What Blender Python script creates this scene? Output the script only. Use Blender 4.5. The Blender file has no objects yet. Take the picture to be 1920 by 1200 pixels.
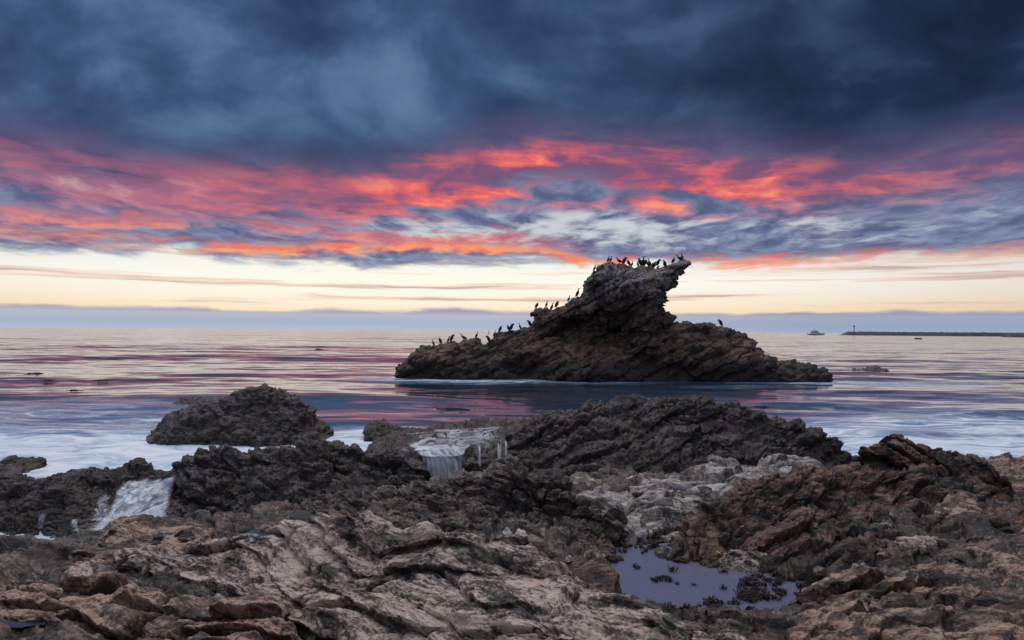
import bpy, bmesh, math, random
import numpy as np
from mathutils import Vector, Matrix

SC = bpy.context.scene
COL = SC.collection
random.seed(7)
R = math.radians

# ------------------------------------------------------------------ camera
CAM_H = 3.2                       # metres above the sea
F = 1280.0                        # focal length in photo pixels (1920 wide)
HOR = 620.0                       # photo row of the horizon in the middle
ROLL = R(0.42)
cam_d = bpy.data.cameras.new('camera'); cam = bpy.data.objects.new('camera', cam_d)
COL.objects.link(cam); SC.camera = cam
cam_d.sensor_width = 36.0; cam_d.lens = 36.0 * F / 1920.0
cam_d.clip_start = 0.05; cam_d.clip_end = 60000
PITCH = math.atan((HOR - 600.0) / F)
cam.location = (0, 0, CAM_H)
CM = Matrix.Rotation(R(90) + PITCH, 3, 'X') @ Matrix.Rotation(ROLL, 3, 'Z')
cam.rotation_euler = CM.to_euler()
CMn = np.array(CM)

def ray(px, py):
    """world direction(s) of photo pixel(s), scaled so that its y (depth) is 1"""
    px = np.asarray(px, float); py = np.asarray(py, float)
    d = np.stack([(px - 960) / F, -(py - 600) / F, -np.ones_like(px)], -1) @ CMn.T
    return d / d[..., 1:2]

def at_depth(px, py, d):
    r = ray(px, py); return np.array([0, 0, CAM_H]) + r * np.asarray(d, float)[..., None]

def at_height(px, py, z):
    r = ray(px, py); d = (z - CAM_H) / r[..., 2]
    return np.array([0, 0, CAM_H]) + r * d[..., None]

# ------------------------------------------------------------------ node helper
def srgb(r, g, b):
    f = lambda c: c / 12.92 if c <= 0.04045 else ((c + 0.055) / 1.055) ** 2.4
    return (f(r / 255), f(g / 255), f(b / 255), 1.0)

class V:                                                     # a socket (or constant) with operators
    def __init__(s, g, k): s.g, s.k = g, k
    def __add__(s, o): return s.g.m('ADD', s, o)
    __radd__ = __add__
    def __sub__(s, o): return s.g.m('SUBTRACT', s, o)
    def __rsub__(s, o): return s.g.m('SUBTRACT', o, s)
    def __mul__(s, o): return s.g.m('MULTIPLY', s, o)
    __rmul__ = __mul__
    def __truediv__(s, o): return s.g.m('DIVIDE', s, o)
    def __rtruediv__(s, o): return s.g.m('DIVIDE', o, s)
class G:
    def __init__(s, tree): s.t = tree; s.n = tree.nodes; s.l = tree.links; s.n.clear()
    def put(s, sock, v):
        if isinstance(v, V): s.l.new(v.k, sock)
        elif v is not None: sock.default_value = v
    def m(s, op, *a):
        n = s.n.new('ShaderNodeMath'); n.operation = op
        for i, v in enumerate(a): s.put(n.inputs[i], v)
        return V(s, n.outputs[0])
    def vm(s, op, *a):
        n = s.n.new('ShaderNodeVectorMath'); n.operation = op
        for i, v in enumerate(a): s.put(n.inputs[i], v)
        return V(s, n.outputs['Value' if op in ('LENGTH', 'DOT_PRODUCT') else 'Vector'])
    def clamp(s, v): n = s.n.new('ShaderNodeClamp'); s.put(n.inputs[0], v); return V(s, n.outputs[0])
    def step(s, v, a, b, lo=0.0, hi=1.0):                    # smoothstep a..b -> lo..hi
        n = s.n.new('ShaderNodeMapRange'); n.interpolation_type = 'SMOOTHSTEP'
        for i, x in enumerate((v, a, b, lo, hi)): s.put(n.inputs[i], x)
        return V(s, n.outputs[0])
    def ramp(s, v, stops, interp='LINEAR'):
        n = s.n.new('ShaderNodeValToRGB'); n.color_ramp.interpolation = interp
        e = n.color_ramp.elements
        while len(e) < len(stops): e.new(0.5)
        for el, (p, c) in zip(e, stops):
            el.position = p; el.color = c if isinstance(c, tuple) else (c, c, c, 1)
        s.put(n.inputs[0], v); return V(s, n.outputs[0])
    def sep(s, v):
        n = s.n.new('ShaderNodeSeparateXYZ'); s.put(n.inputs[0], v); return [V(s, o) for o in n.outputs]
    def com(s, x, y, z):
        n = s.n.new('ShaderNodeCombineXYZ')
        for i, v in enumerate((x, y, z)): s.put(n.inputs[i], v)
        return V(s, n.outputs[0])
    def noise(s, vec, scale, detail=4, rough=0.5, dist=0.0, color=False, kind='FBM', lac=2.0):
        n = s.n.new('ShaderNodeTexNoise'); n.noise_type = kind
        s.put(n.inputs['Vector'], vec); s.put(n.inputs['Scale'], scale); s.put(n.inputs['Detail'], detail)
        s.put(n.inputs['Roughness'], rough); s.put(n.inputs['Distortion'], dist); s.put(n.inputs['Lacunarity'], lac)
        return V(s, n.outputs['Color' if color else 0])
    def voro(s, vec, scale, feature='F1', out='Distance', rand=1.0):
        n = s.n.new('ShaderNodeTexVoronoi'); n.feature = feature
        s.put(n.inputs['Vector'], vec); s.put(n.inputs['Scale'], scale); s.put(n.inputs['Randomness'], rand)
        return V(s, n.outputs[out])
    def mix(s, f, a, b, mode='MIX'):
        n = s.n.new('ShaderNodeMix'); n.data_type = 'RGBA'; n.blend_type = mode; n.clamp_factor = True
        s.put(n.inputs[0], f); s.put(n.inputs[6], a); s.put(n.inputs[7], b)
        return V(s, n.outputs[2])
    def node(s, kind, out=0, **kw):
        n = s.n.new(kind)
        for k, v in kw.items():
            sock = n.inputs[k.replace('_', ' ')] if k.replace('_', ' ') in n.inputs else None
            if sock is not None: s.put(sock, v)
            else: setattr(n, k, v)
        return V(s, n.outputs[out])

# ------------------------------------------------------------------ world: sunset sky under a broken cloud deck
SUN_AZ, SUN_EL = R(-14), R(60.0)
def build_world():
    w = bpy.data.worlds.new('World'); SC.world = w; w.use_nodes = True
    g = G(w.node_tree)
    tc = g.n.new('ShaderNodeTexCoord')
    dirv = V(g, tc.outputs['Generated'])
    dirv = g.vm('NORMALIZE', dirv)
    x, y, z = g.sep(dirv)
    az = g.m('ARCTAN2', x, y)
    rad = g.m('SQRT', x * x + y * y)
    t = g.m('MAXIMUM', z, 0.0) / g.m('MAXIMUM', rad, 0.02)           # tangent of the elevation
    t = g.m('MINIMUM', t, 6.0)
    k = 1.0 / (g.m('MAXIMUM', z, 0.0) + 0.11)
    q = g.com(x * k, y * k, 0.0)                                       # flat cloud layer seen in perspective
    q2 = g.vm('ADD', q, g.vm('SCALE', g.vm('SUBTRACT', g.noise(q, 1.1, 3, color=True), (0.5, 0.5, 0.5)), None))
    q2.k.node.inputs[1].links[0].from_node.inputs['Scale'].default_value = 0.55
    azn = (az + math.pi) / (2 * math.pi)
    def prof(pts):                                                    # value by azimuth (degrees), same at +-180
        st = [((a + 180) / 360, v) for a, v in pts]
        return g.ramp(azn, st, 'B_SPLINE' if False else 'EASE')
    # photo column -> azimuth
    A = lambda px: math.degrees(math.atan((px - 960) / F))
    T = lambda px, py: (HOR - py) / F * math.cos(math.radians(A(px)))
    deck = prof([(-120, .20), (A(0), T(0, 275)), (A(330), T(330, 318)), (A(620), T(620, 335)), (A(860), T(860, 285)), (A(1000), T(1000, 258)),
                 (A(1300), T(1300, 275)), (A(1560), T(1560, 300)), (A(1900), T(1900, 255)), (120, .20)])
    kd = 1.0 / (g.m('MAXIMUM', z, 0.0) + 0.45)
    qd = g.com(x * kd, y * kd, 0.0)
    qd = g.vm('ADD', qd, g.vm('MULTIPLY', g.vm('SUBTRACT', g.noise(qd, 1.6, 3, color=True), (0.5, 0.5, 0.5)), (0.32, 0.32, 0)))
    d_big = g.noise(qd, 2.1, 5, 0.5)
    d_mid = g.noise(g.vm('ADD', qd, (4.3, 1.7, 0)), 5.0, 6, 0.52)
    n_big = g.noise(q2, 0.62, 5, 0.55)
    n_mid = g.noise(g.vm('ADD', q2, (7.3, 2.1, 0)), 1.7, 6, 0.6)
    n_fin = g.noise(g.vm('ADD', g.vm('MULTIPLY', q2, (1.5, 1.0, 1)), (3.3, 9.1, 4)), 4.2, 6, 0.56)
    sun = g.step(g.m('ABSOLUTE', az - R(-7)), 0.25, 1.9, 1.0, 0.0)    # sunset side
    # clear sky behind the clouds
    clear = g.ramp(t * 2.0, [(0.0, srgb(252, 205, 160)), (0.05, srgb(254, 224, 184)), (0.09, srgb(255, 240, 214)), (0.14, srgb(255, 252, 242)),
                       (0.24, srgb(226, 232, 232)), (0.42, srgb(150, 178, 205)), (0.8, srgb(105, 140, 180))])
    dull = g.ramp(t * 2.0, [(0.0, srgb(112, 116, 142)), (0.15, srgb(122, 122, 146)), (0.5, srgb(100, 114, 146)), (1, srgb(84, 106, 142))])
    col = g.mix(sun, dull, clear)
    # warm glow round the hidden sun
    dx = (az - R(A(720))) * 2.6; dt = (t - 0.072) * 24.0
    glow = g.m('EXPONENT', 0 - (dx * dx + dt * dt))
    col = g.mix(glow * 0.9, col, srgb(255, 252, 236))
    # thin bars of cloud low over the sea
    ql = g.com(az * 2.2, t * 95.0, 0.7)
    ql = g.vm('ADD', ql, g.vm('MULTIPLY', g.noise(g.com(az * 5.0, t * 30, 0), 2.0, 3, color=True), (0.5, 0.9, 0)))
    n_bar = g.noise(ql, 1.0, 5, 0.5)
    bars = g.step(n_bar, 0.5, 0.66) * g.step(t, 0.028, 0.045) * g.step(t, 0.125, 0.085)
    barc = g.mix(g.step(n_bar, 0.52, 0.72), srgb(246, 190, 150), srgb(165, 150, 168))
    col = g.mix(bars * 0.8, col, barc)
    # slate cloud sheet
    edge = prof([(-120, .10), (A(0), T(0, 478)), (A(330), T(330, 482)), (A(700), T(700, 505)), (A(900), T(900, 495)), (A(1100), T(1100, 498)), (A(1300), T(1300, 500)), (A(1600), T(1600, 484)),
                 (A(1900), T(1900, 468)), (120, .10)])
    te = t + (n_mid - 0.5) * 0.055 + (n_fin - 0.5) * 0.022
    sheet = g.step(te - edge, -0.006, 0.014)
    gap = g.m('EXPONENT', 0 - (g.m('POWER', (az - R(A(1040))) * 4.5, 2.0) + g.m('POWER', (t - T(1060, 425)) * 48.0, 2.0)))
    gap2 = g.m('EXPONENT', 0 - (g.m('POWER', (az - R(A(1500))) * 2.6, 2.0) + g.m('POWER', (t - T(1500, 428)) * 42.0, 2.0)))
    hole = g.step(n_mid * 0.6 + n_fin * 0.4 + gap * 0.19 + gap2 * 0.07, 0.56, 0.74) * g.step(t, 0.24, 0.18)
    slate = g.mix(g.step(n_fin, 0.32, 0.68), srgb(86, 96, 132), srgb(136, 146, 176))
    slate = g.mix(g.step(t - deck, -0.075, 0.0) * .85, slate, g.mix(n_fin, srgb(62, 62, 98), srgb(104, 84, 120)))
    slate = g.mix(hole * 0.8, slate, srgb(214, 222, 222))
    col = g.mix(sheet, col, slate)
    # undersides lit red by the sun
    lo = prof([(-120, .14), (A(0), T(0, 405)), (A(330), T(330, 422)), (A(700), T(700, 432)), (A(900), T(900, 405)), (A(1130), T(1130, 404)), (A(1300), T(1300, 412)),
               (A(1600), T(1600, 388)), (A(1900), T(1900, 365)), (120, .12)])
    qr = g.com(az * 2.6, t * 15.0 + az * 1.1, 2.0)
    qr = g.vm('ADD', qr, g.vm('MULTIPLY', g.vm('SUBTRACT', g.noise(qr, 1.3, 4, color=True), (.5, .5, .5)), (.9, .9, 0)))
    n_red = g.noise(qr, 2.2, 6, 0.58)
    tr = t + (n_big - 0.5) * 0.05 + (n_fin - .5) * 0.03
    band = g.step(tr - lo, -0.012, 0.03) * g.step(tr - deck, 0.03, -0.03)
    top = g.step(g.m('ABSOLUTE', tr - deck + 0.03), 0.06, 0.0) * 0.17    # the lit edge under the deck
    band = band * g.step(n_red * 0.55 + n_fin * 0.22 + n_mid * .23 + top - g.step(az, 0.0, -0.45) * .06, 0.475, 0.615)
    heat = g.step(n_red * 0.62 + n_fin * 0.38, 0.44, 0.69)
    redc = g.ramp(heat, [(0.0, srgb(120, 84, 120)), (0.35, srgb(192, 96, 112)), (0.7, srgb(238, 110, 104)), (1.0, srgb(255, 150, 118))])
    redc = g.mix(g.step(az, -0.05, -0.5) * .6, redc, srgb(196, 112, 132))
    sidef = g.step(g.m('ABSOLUTE', az - R(3)), 0.22, 0.62, 1.0, 0.60)
    col = g.mix(band * sun * sidef, col, redc)
    # a thin burning streak along the lower edge of the sheet
    sk = prof([(-120, .12), (A(0), T(0, 440)), (A(450), T(450, 470)), (A(800), T(800, 462)), (A(1000), T(1000, 470)), (A(1130), T(1130, 492)), (A(1400), T(1400, 488)), (A(1700), T(1700, 474)),
               (A(1900), T(1900, 462)), (120, .12)])
    ts = t + (n_fin - 0.5) * 0.03 + (n_red - 0.5) * 0.02
    stre = g.step(g.m('ABSOLUTE', ts - sk), 0.013, 0.002) * g.step(n_mid, 0.36, 0.52)
    fade = g.step(g.m('ABSOLUTE', az - R(A(930))), 0.18, 0.62, 1.0, 0.45)
    col = g.mix(stre * fade * sun, col, g.mix(g.step(n_fin, 0.4, 0.62), srgb(250, 128, 104), srgb(255, 170, 110)))
    sk2 = prof([(-120, .14), (A(0), T(0, 408)), (A(300), T(300, 428)), (A(600), T(600, 440)), (A(900), T(900, 448)), (A(1100), T(1100, 462)), (A(1500), T(1500, 455)), (A(1900), T(1900, 430)), (120, .14)])
    stre2 = g.step(g.m('ABSOLUTE', t + (n_fin - 0.5) * 0.045 + (n_mid - 0.5) * 0.03 - sk2), 0.016, 0.003) * g.step(n_red, 0.42, 0.58)
    col = g.mix(stre2 * g.step(az, 0.16, -0.05) * sun * .8, col, g.mix(g.step(n_fin, 0.4, 0.62), srgb(206, 120, 130), srgb(248, 142, 120)))
    # dark deck above
    td = t + (d_big - 0.5) * 0.07 + (d_mid - 0.5) * 0.04
    dmask = g.step(td - deck, -0.015, 0.06)
    lum = g.step(d_mid * 0.65 + d_big * 0.35, 0.34, 0.68)
    dark_l = g.ramp(lum, [(0.0, srgb(40, 58, 90)), (0.45, srgb(60, 86, 122)), (1.0, srgb(94, 124, 158))])
    dark_r = g.ramp(lum, [(0.0, srgb(16, 26, 44)), (0.5, srgb(30, 46, 74)), (1.0, srgb(54, 76, 108))])
    side = g.step(az, -0.12, 0.55)
    darkc = g.mix(side, dark_l, dark_r)
    under = g.step(t - deck, 0.10, 0.0)
    darkc = g.mix(under * 0.55, darkc, g.mix(side, srgb(58, 68, 104), srgb(44, 48, 78)))
    col = g.mix(dmask, col, darkc)
    # overhead and behind, the deck thins and the evening sky lights it through
    thin = g.ramp(lum, [(0.0, (.52, .56, .74, 1)), (1.0, (.86, .90, 1.06, 1))])
    up = g.m('MAXIMUM', g.step(t, 0.54, 1.25), g.step(y, 0.1, -0.6) * g.step(t, .08, .5) * .55)
    col = g.mix(up, col, thin)
    # bank of sea fog on the horizon
    qb = g.com(az * 9.0, t * 40.0, 5.0)
    nb = g.noise(qb, 1.0, 5, 0.55)
    nb2 = g.noise(g.com(az * 4, 3, 3), 1.0, 2, 0.5)
    bt = 0.0265 + (nb - 0.5) * 0.020 + (nb2 - 0.5) * 0.026
    bank = g.step(t - bt, 0.0034, -0.0030)
    bankc = g.ramp(t * 30.0, [(0.0, srgb(180, 190, 210)), (0.30, srgb(168, 180, 202)), (0.62, srgb(184, 188, 204)), (0.82, srgb(164, 162, 182)), (1.0, srgb(172, 162, 178))])
    bankc = g.mix(g.step(az, 0.1, 0.5) * 0.5, bankc, srgb(132, 150, 182))
    col = g.mix(bank, col, bankc)
    col = g.mix(g.step(z, 0.0, -0.02), col, srgb(60, 72, 96))
    sky = g.n.new('ShaderNodeTexSky'); sky.sky_type = 'NISHITA'; sky.sun_disc = False
    sky.sun_elevation = SUN_EL; sky.sun_rotation = SUN_AZ; sky.air_density = 1.0; sky.dust_density = 2.0
    b1 = g.node('ShaderNodeBackground', Color=V(g, sky.outputs[0]), Strength=0.05)
    b2 = g.node('ShaderNodeBackground', Color=col, Strength=1.0)
    # the clouds hide nearly all of the clear dome
    mx = g.n.new('ShaderNodeMixShader'); mx.inputs[0].default_value = 0.985
    g.l.new(b1.k, mx.inputs[1]); g.l.new(b2.k, mx.inputs[2])
    out = g.n.new('ShaderNodeOutputWorld'); g.l.new(mx.outputs[0], out.inputs[0])
    w.cycles.sampling_method = 'MANUAL'; w.cycles.sample_map_resolution = 1024
build_world()

sun_d = bpy.data.lights.new('sun', 'SUN'); sun_o = bpy.data.objects.new('sun', sun_d); COL.objects.link(sun_o)
sun_d.energy = 1.2; sun_d.angle = R(50); sun_d.color = (1.0, 0.86, 0.76)
sd = Vector((math.sin(SUN_AZ) * math.cos(SUN_EL), math.cos(SUN_AZ) * math.cos(SUN_EL), math.sin(SUN_EL)))
sun_o.rotation_euler = sd.to_track_quat('Z', 'Y').to_euler()

vs = SC.view_settings; vs.view_transform = 'Standard'; vs.look = 'None'; vs.exposure = 0.0; vs.gamma = 1.0; vs.use_curve_mapping = False
SC.cycles.use_denoising = True
SC.cycles.max_bounces = 5; SC.cycles.diffuse_bounces = 2; SC.cycles.glossy_bounces = 3; SC.cycles.transparent_max_bounces = 12
SC.cycles.caustics_reflective = False; SC.cycles.caustics_refractive = False

# ------------------------------------------------------------------ numpy noise
_rng = np.random.default_rng(11)
_perm = np.concatenate([_rng.permutation(512)] * 2).astype(np.int32)
_grad = _rng.normal(size=(512, 3)).astype(np.float32); _grad /= np.linalg.norm(_grad, axis=1, keepdims=True)

def pnoise(p):
    """gradient noise of points (n,3), about -0.7..0.7"""
    p = p.astype(np.float32); i0 = np.floor(p); f = p - i0; i0 = i0.astype(np.int32) & 511
    u = f * f * f * (f * (f * 6 - 15) + 10)
    i1 = (i0 + 1) & 511
    res = None
    ax = [(i0[:, 0], f[:, 0], 1 - u[:, 0]), (i1[:, 0], f[:, 0] - 1, u[:, 0])]
    ay = [(i0[:, 1], f[:, 1], 1 - u[:, 1]), (i1[:, 1], f[:, 1] - 1, u[:, 1])]
    az = [(i0[:, 2], f[:, 2], 1 - u[:, 2]), (i1[:, 2], f[:, 2] - 1, u[:, 2])]
    for ix, fx, wx in ax:
        hx = _perm[ix]
        for iy, fy, wy in ay:
            hy = _perm[hx + iy]; wxy = wx * wy
            for iz, fz, wz in az:
                gr = _grad[_perm[hy + iz]]
                v = (gr[:, 0] * fx + gr[:, 1] * fy + gr[:, 2] * fz) * (wxy * wz)
                res = v if res is None else res + v
    return res

def fbm(p, oct=4, gain=0.5, lac=2.03):
    a, s = 1.0, 0.0
    for o in range(oct):
        s = s + a * pnoise(p); p = p * lac + 17.3; a *= gain
    return s

def ridged(p, oct=4, gain=0.5, lac=2.03):
    a, s = 1.0, 0.0
    for o in range(oct):
        s = s + a * (0.35 - np.abs(pnoise(p))); p = p * lac + 9.7; a *= gain
    return s

def cells(p):
    """cellular noise: per-cell random value and the distance to the nearest crack"""
    p = p.astype(np.float32); i0 = np.floor(p).astype(np.int32); f = p - i0
    n = len(p); d1 = np.full(n, 9., np.float32); d2 = np.full(n, 9., np.float32); val = np.zeros(n, np.float32)
    for dx in (-1, 0, 1):
        for dy in (-1, 0, 1):
            for dz in (-1, 0, 1):
                h = _perm[_perm[_perm[(i0[:, 0] + dx) & 511] + ((i0[:, 1] + dy) & 511)] + ((i0[:, 2] + dz) & 511)]
                c = _grad[h]
                ex = dx + 0.5 + 0.5 * c[:, 0] - f[:, 0]; ey = dy + 0.5 + 0.5 * c[:, 1] - f[:, 1]; ez = dz + 0.5 + 0.5 * c[:, 2] - f[:, 2]
                d = np.sqrt(ex * ex + ey * ey + ez * ez)
                near = d < d1
                d2 = np.where(near, d1, np.minimum(d2, d)); val = np.where(near, (h % 97) / 96.0, val); d1 = np.where(near, d, d1)
    return val, d2 - d1

def unit(v): v = np.asarray(v, float); return v / np.linalg.norm(v)
def sstep(x, a, b): t = np.clip((x - a) / (b - a), 0, 1); return t * t * (3 - 2 * t)

def rock_disp(P, N, seed=0, lump=.12, lump_f=1.0, lay=.05, lay_f=9., lay_n=(.3, -.3, .9), lay_a=.16, ter=.05, ter_f=6.,
              cel=0., cel_f=2., knob=.0, knob_f=9., fine=.008, fine_f=26., pit=0., pit_f=5., push=.9, det=0., det_f=6., blk_f=1.3):
    """weathering: lumps, protruding beds along lay_n, broken blocks, knobs, pits"""
    Q = P + seed * 3.17
    W = np.stack([pnoise(Q * .9 + 5), pnoise(Q * .9 + 25), pnoise(Q * .9 + 45)], 1)
    W2 = np.stack([pnoise(Q * 3.1 + 5), pnoise(Q * 3.1 + 25), pnoise(Q * 3.1 + 45)], 1)
    Qw = Q + .28 * W + .07 * W2
    sn = unit(lay_n); a = unit(np.cross(sn, (0.13, 1, 0.2))); b = np.cross(sn, a)
    d = lump * fbm(Q * lump_f, 3)
    s = Qw @ sn
    if lay:
        A = np.stack([Qw @ a * lay_a, Qw @ b * lay_a, s], 1)
        db = lay * (ridged(A * lay_f, 5, .52) * 1.35 + .6 * fbm(A * lay_f * .45 + 3, 2) + .30 * ridged(A * lay_f * 3.4 * np.array([.7, .7, 1]) + 11, 3, .6))
    else: db = 0 * d
    if ter:
        t = s * ter_f + .5 * W[:, 0]; i = np.floor(t); fr = t - i
        v, e = cells(np.stack([Qw @ a * blk_f, Qw @ b * blk_f, i * 7.31], 1))     # each bed is broken into blocks
        prof = sstep(fr, 0, .13) * (1 - .8 * sstep(fr, .5, 1.0))
        db = db + ter * ((prof - .4) * (.15 + 1.35 * v) - .35 * (1 - sstep(e, 0, .07))) * (.45 + sstep(pnoise(Q * .7 + 31), -.25, .3))
    if cel:
        v, e = cells(Qw * cel_f * np.array([1, 1, 1.5]))
        d = d + cel * ((v - .5) * sstep(e, 0, .12) - .45 * (1 - sstep(e, 0, .10)))
    if pit:
        v, e = cells(Qw * pit_f + 40)
        d = d - pit * sstep(e, .25, .7) * (v > .55)
    if knob:
        d = d + knob * (np.abs(pnoise(Qw * knob_f)) * 1.6 + .9 * np.abs(pnoise(Qw * knob_f * 2.1 + 7)) - .45)
    if det:
        d = d + det * ridged(Qw * det_f, 5, .62)
        v, e = cells(Qw * det_f * 1.1 + 13); d = d + det * ((v - .5) * .9 * sstep(e, 0, .15) - .5 * (1 - sstep(e, 0, .10)))
    if fine:
        d = d + fine * fbm(Qw * fine_f, 3, .6)
    d = d - d.mean(); db = db - db.mean()
    E = -sn * np.array([1, 1, 0]); E = N + push * (E if E[1] < 0 else -E)      # beds stick out sideways, over the ones below
    E /= np.linalg.norm(E, axis=1, keepdims=True)
    return P + N * d[:, None] + E * db[:, None]

def resample(pl, n):
    pl = np.asarray(pl, float); seg = np.linalg.norm(np.diff(pl[:, :2], axis=0), axis=1)
    t = np.concatenate([[0], np.cumsum(seg)]); t /= t[-1]; u = np.linspace(0, 1, n)
    out = np.stack([np.interp(u, t, pl[:, k]) for k in range(pl.shape[1])], 1)
    k = max(1, int(n * .012)); ker = np.hanning(2 * k + 3)[1:-1]; ker /= ker.sum()   # soften the corners
    pad = np.pad(out, ((k, k), (0, 0)), 'edge')
    return np.stack([np.convolve(pad[:, j], ker, 'valid') for j in range(out.shape[1])], 1)

def loft_grid(rows, nu, nvs):
    """rows: polylines in world space; Catmull-Rom across them, nvs[i] steps in gap i -> (nv, nu, 3)"""
    Rr = [resample(r, nu) for r in rows]
    out = []
    for i in range(len(Rr) - 1):
        p1, p2 = Rr[i], Rr[i + 1]; p0 = Rr[i - 1] if i else 2 * p1 - p2; p3 = Rr[i + 2] if i + 2 < len(Rr) else 2 * p2 - p1
        for j in range(nvs[i]):
            t = j / nvs[i]
            out.append(.5 * (2 * p1 + (p2 - p0) * t + (2 * p0 - 5 * p1 + 4 * p2 - p3) * t * t + (3 * p1 - p0 - 3 * p2 + p3) * t ** 3))
    out.append(Rr[-1])
    return np.stack(out)

def grid_normals(Gd):
    du = np.gradient(Gd, axis=1); dv = np.gradient(Gd, axis=0)
    n = np.cross(du, dv); n /= np.linalg.norm(n, axis=-1, keepdims=True) + 1e-9
    return n

def mesh_from(name, verts, faces, mats, smooth=True):
    me = bpy.data.meshes.new(name)
    verts = np.ascontiguousarray(verts, np.float32); faces = np.ascontiguousarray(faces, np.int32)
    me.vertices.add(len(verts)); me.vertices.foreach_set('co', verts.ravel())
    nf, k = faces.shape
    me.loops.add(nf * k); me.loops.foreach_set('vertex_index', faces.ravel())
    me.polygons.add(nf); me.polygons.foreach_set('loop_start', np.arange(0, nf * k, k, dtype=np.int32))
    if smooth: me.polygons.foreach_set('use_smooth', np.ones(nf, bool))
    me.update(calc_edges=True)
    for m in (mats if isinstance(mats, (list, tuple)) else [mats]): me.materials.append(m)
    return me

def grid_faces(nv, nu):
    i = np.arange(nv * nu).reshape(nv, nu)
    return np.stack([i[:-1, :-1].ravel(), i[:-1, 1:].ravel(), i[1:, 1:].ravel(), i[1:, :-1].ravel()], 1)

def link(name, me, parent=None, label=None, cat=None, group=None, kind=None):
    o = bpy.data.objects.new(name, me); COL.objects.link(o)
    if parent: o.parent = parent
    if label: o['label'] = label
    if cat: o['category'] = cat
    if group: o['group'] = group
    if kind: o['kind'] = kind
    return o

def pts(*t):                                     # (px, py, depth) -> world
    a = np.array(t, float); return at_depth(a[:, 0], a[:, 1], a[:, 2])

def behind(crest, dy, z, spread=0.0):            # the hidden back foot of a rock
    c = np.array(crest); c = c.copy(); c[:, 1] += dy; c[:, 2] = z
    if spread: c[:, 0] += np.linspace(-spread, spread, len(c))
    return c

def loft_rock(name, rows, nu, nvs, mat, label, cat='rock', group=None, drop=.5, dw=.05, kind=None, **dp):
    Gd = loft_grid(rows, nu, nvs)
    u = np.linspace(0, 1, nu); e = np.minimum(u, 1 - u)
    Gd[:, :, 2] -= (drop * (1 - sstep(e, 0, dw)))[None, :]
    Nn = grid_normals(Gd)
    if Nn[..., 2].mean() < 0: Nn = -Nn; flip = True
    else: flip = False
    P = rock_disp(Gd.reshape(-1, 3), Nn.reshape(-1, 3), **dp)
    fc = grid_faces(*Gd.shape[:2])
    if flip: fc = fc[:, ::-1]
    me = mesh_from(name, P, fc, mat)
    return link(name, me, label=label, cat=cat, group=group, kind=kind)

# solid from a traced outline with real thickness (voxels -> surface)
def poly_dist(X, Z, poly):
    P0 = poly; P1 = np.roll(poly, -1, 0); best = np.full(X.shape, 1e9); ins = np.zeros(X.shape, bool)
    for a, b in zip(P0, P1):
        ex, ez = b - a; L = ex * ex + ez * ez + 1e-12
        t = np.clip(((X - a[0]) * ex + (Z - a[1]) * ez) / L, 0, 1)
        best = np.minimum(best, np.hypot(X - a[0] - t * ex, Z - a[1] - t * ez))
        c = ((a[1] > Z) != (b[1] > Z)) & (X < (b[0] - a[0]) * (Z - a[1]) / (b[1] - a[1] + 1e-12) + a[0]); ins ^= c
    return np.where(ins, best, -best)

def outline_solid(outline, D, vox, front, back, round_, floor=-.8):
    """outline: photo pixels, standing at depth D; front/back(X,Z,d) give the half thickness -> verts, quads"""
    import openvdb
    o = np.array(outline, float); w = at_depth(o[:, 0], o[:, 1], np.full(len(o), D))
    poly = np.stack([w[:, 0], w[:, 2]], 1)
    x0, x1 = poly[:, 0].min() - 3 * vox, poly[:, 0].max() + 3 * vox; z0, z1 = floor, poly[:, 1].max() + 3 * vox
    xs = np.arange(x0, x1, vox); zs = np.arange(z0, z1, vox)
    X, Z = np.meshgrid(xs, zs, indexing='ij'); d2 = poly_dist(X, Z, poly)
    s = np.clip(d2 / round_, 0, 1); gsh = np.sqrt(np.clip(1 - (1 - s) ** 2, 0, 1))
    Fh = front(X, Z, d2) * gsh; Bh = back(X, Z, d2) * gsh
    y0, y1 = -Fh.max() - 3 * vox, Bh.max() + 3 * vox; ys = np.arange(y0, y1, vox)
    sd = np.maximum(-d2[:, None, :], np.maximum(-ys[None, :, None] - Fh[:, None, :], ys[None, :, None] - Bh[:, None, :]))
    grid = openvdb.FloatGrid(background=3 * vox)
    grid.copyFromArray(np.clip(sd, -3 * vox, 3 * vox).astype(np.float32))
    p, q = grid.convertToQuads(0.0)
    p = p * vox + np.array([x0, D + y0, z0])
    return p, q[:, ::-1]

def refine(name, p, q, levels):
    me = mesh_from(name, p, q, [])
    bm = bmesh.new(); bm.from_mesh(me)
    for _ in range(1): bmesh.ops.smooth_vert(bm, verts=bm.verts, factor=.5, use_axis_x=True, use_axis_y=True, use_axis_z=True)
    for _ in range(levels): bmesh.ops.subdivide_edges(bm, edges=bm.edges, cuts=1, use_grid_fill=True)
    bmesh.ops.recalc_face_normals(bm, faces=bm.faces)
    bm.to_mesh(me); bm.free(); me.update()
    return me

def displace_mesh(me, **dp):
    n = len(me.vertices); P = np.empty(n * 3, np.float32); N = np.empty(n * 3, np.float32)
    me.vertices.foreach_get('co', P); me.vertex_normals.foreach_get('vector', N)
    P = rock_disp(P.reshape(-1, 3).astype(float), N.reshape(-1, 3), **dp)
    me.vertices.foreach_set('co', P.astype(np.float32).ravel())
    me.polygons.foreach_set('use_smooth', np.ones(len(me.polygons), bool)); me.update()

# ------------------------------------------------------------------ materials
def new_mat(name):
    m = bpy.data.materials.new(name); m.use_nodes = True; return m, G(m.node_tree)
def finish(g, surf, disp=None):
    o = g.n.new('ShaderNodeOutputMaterial'); g.l.new(surf.k, o.inputs['Surface'])

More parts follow.
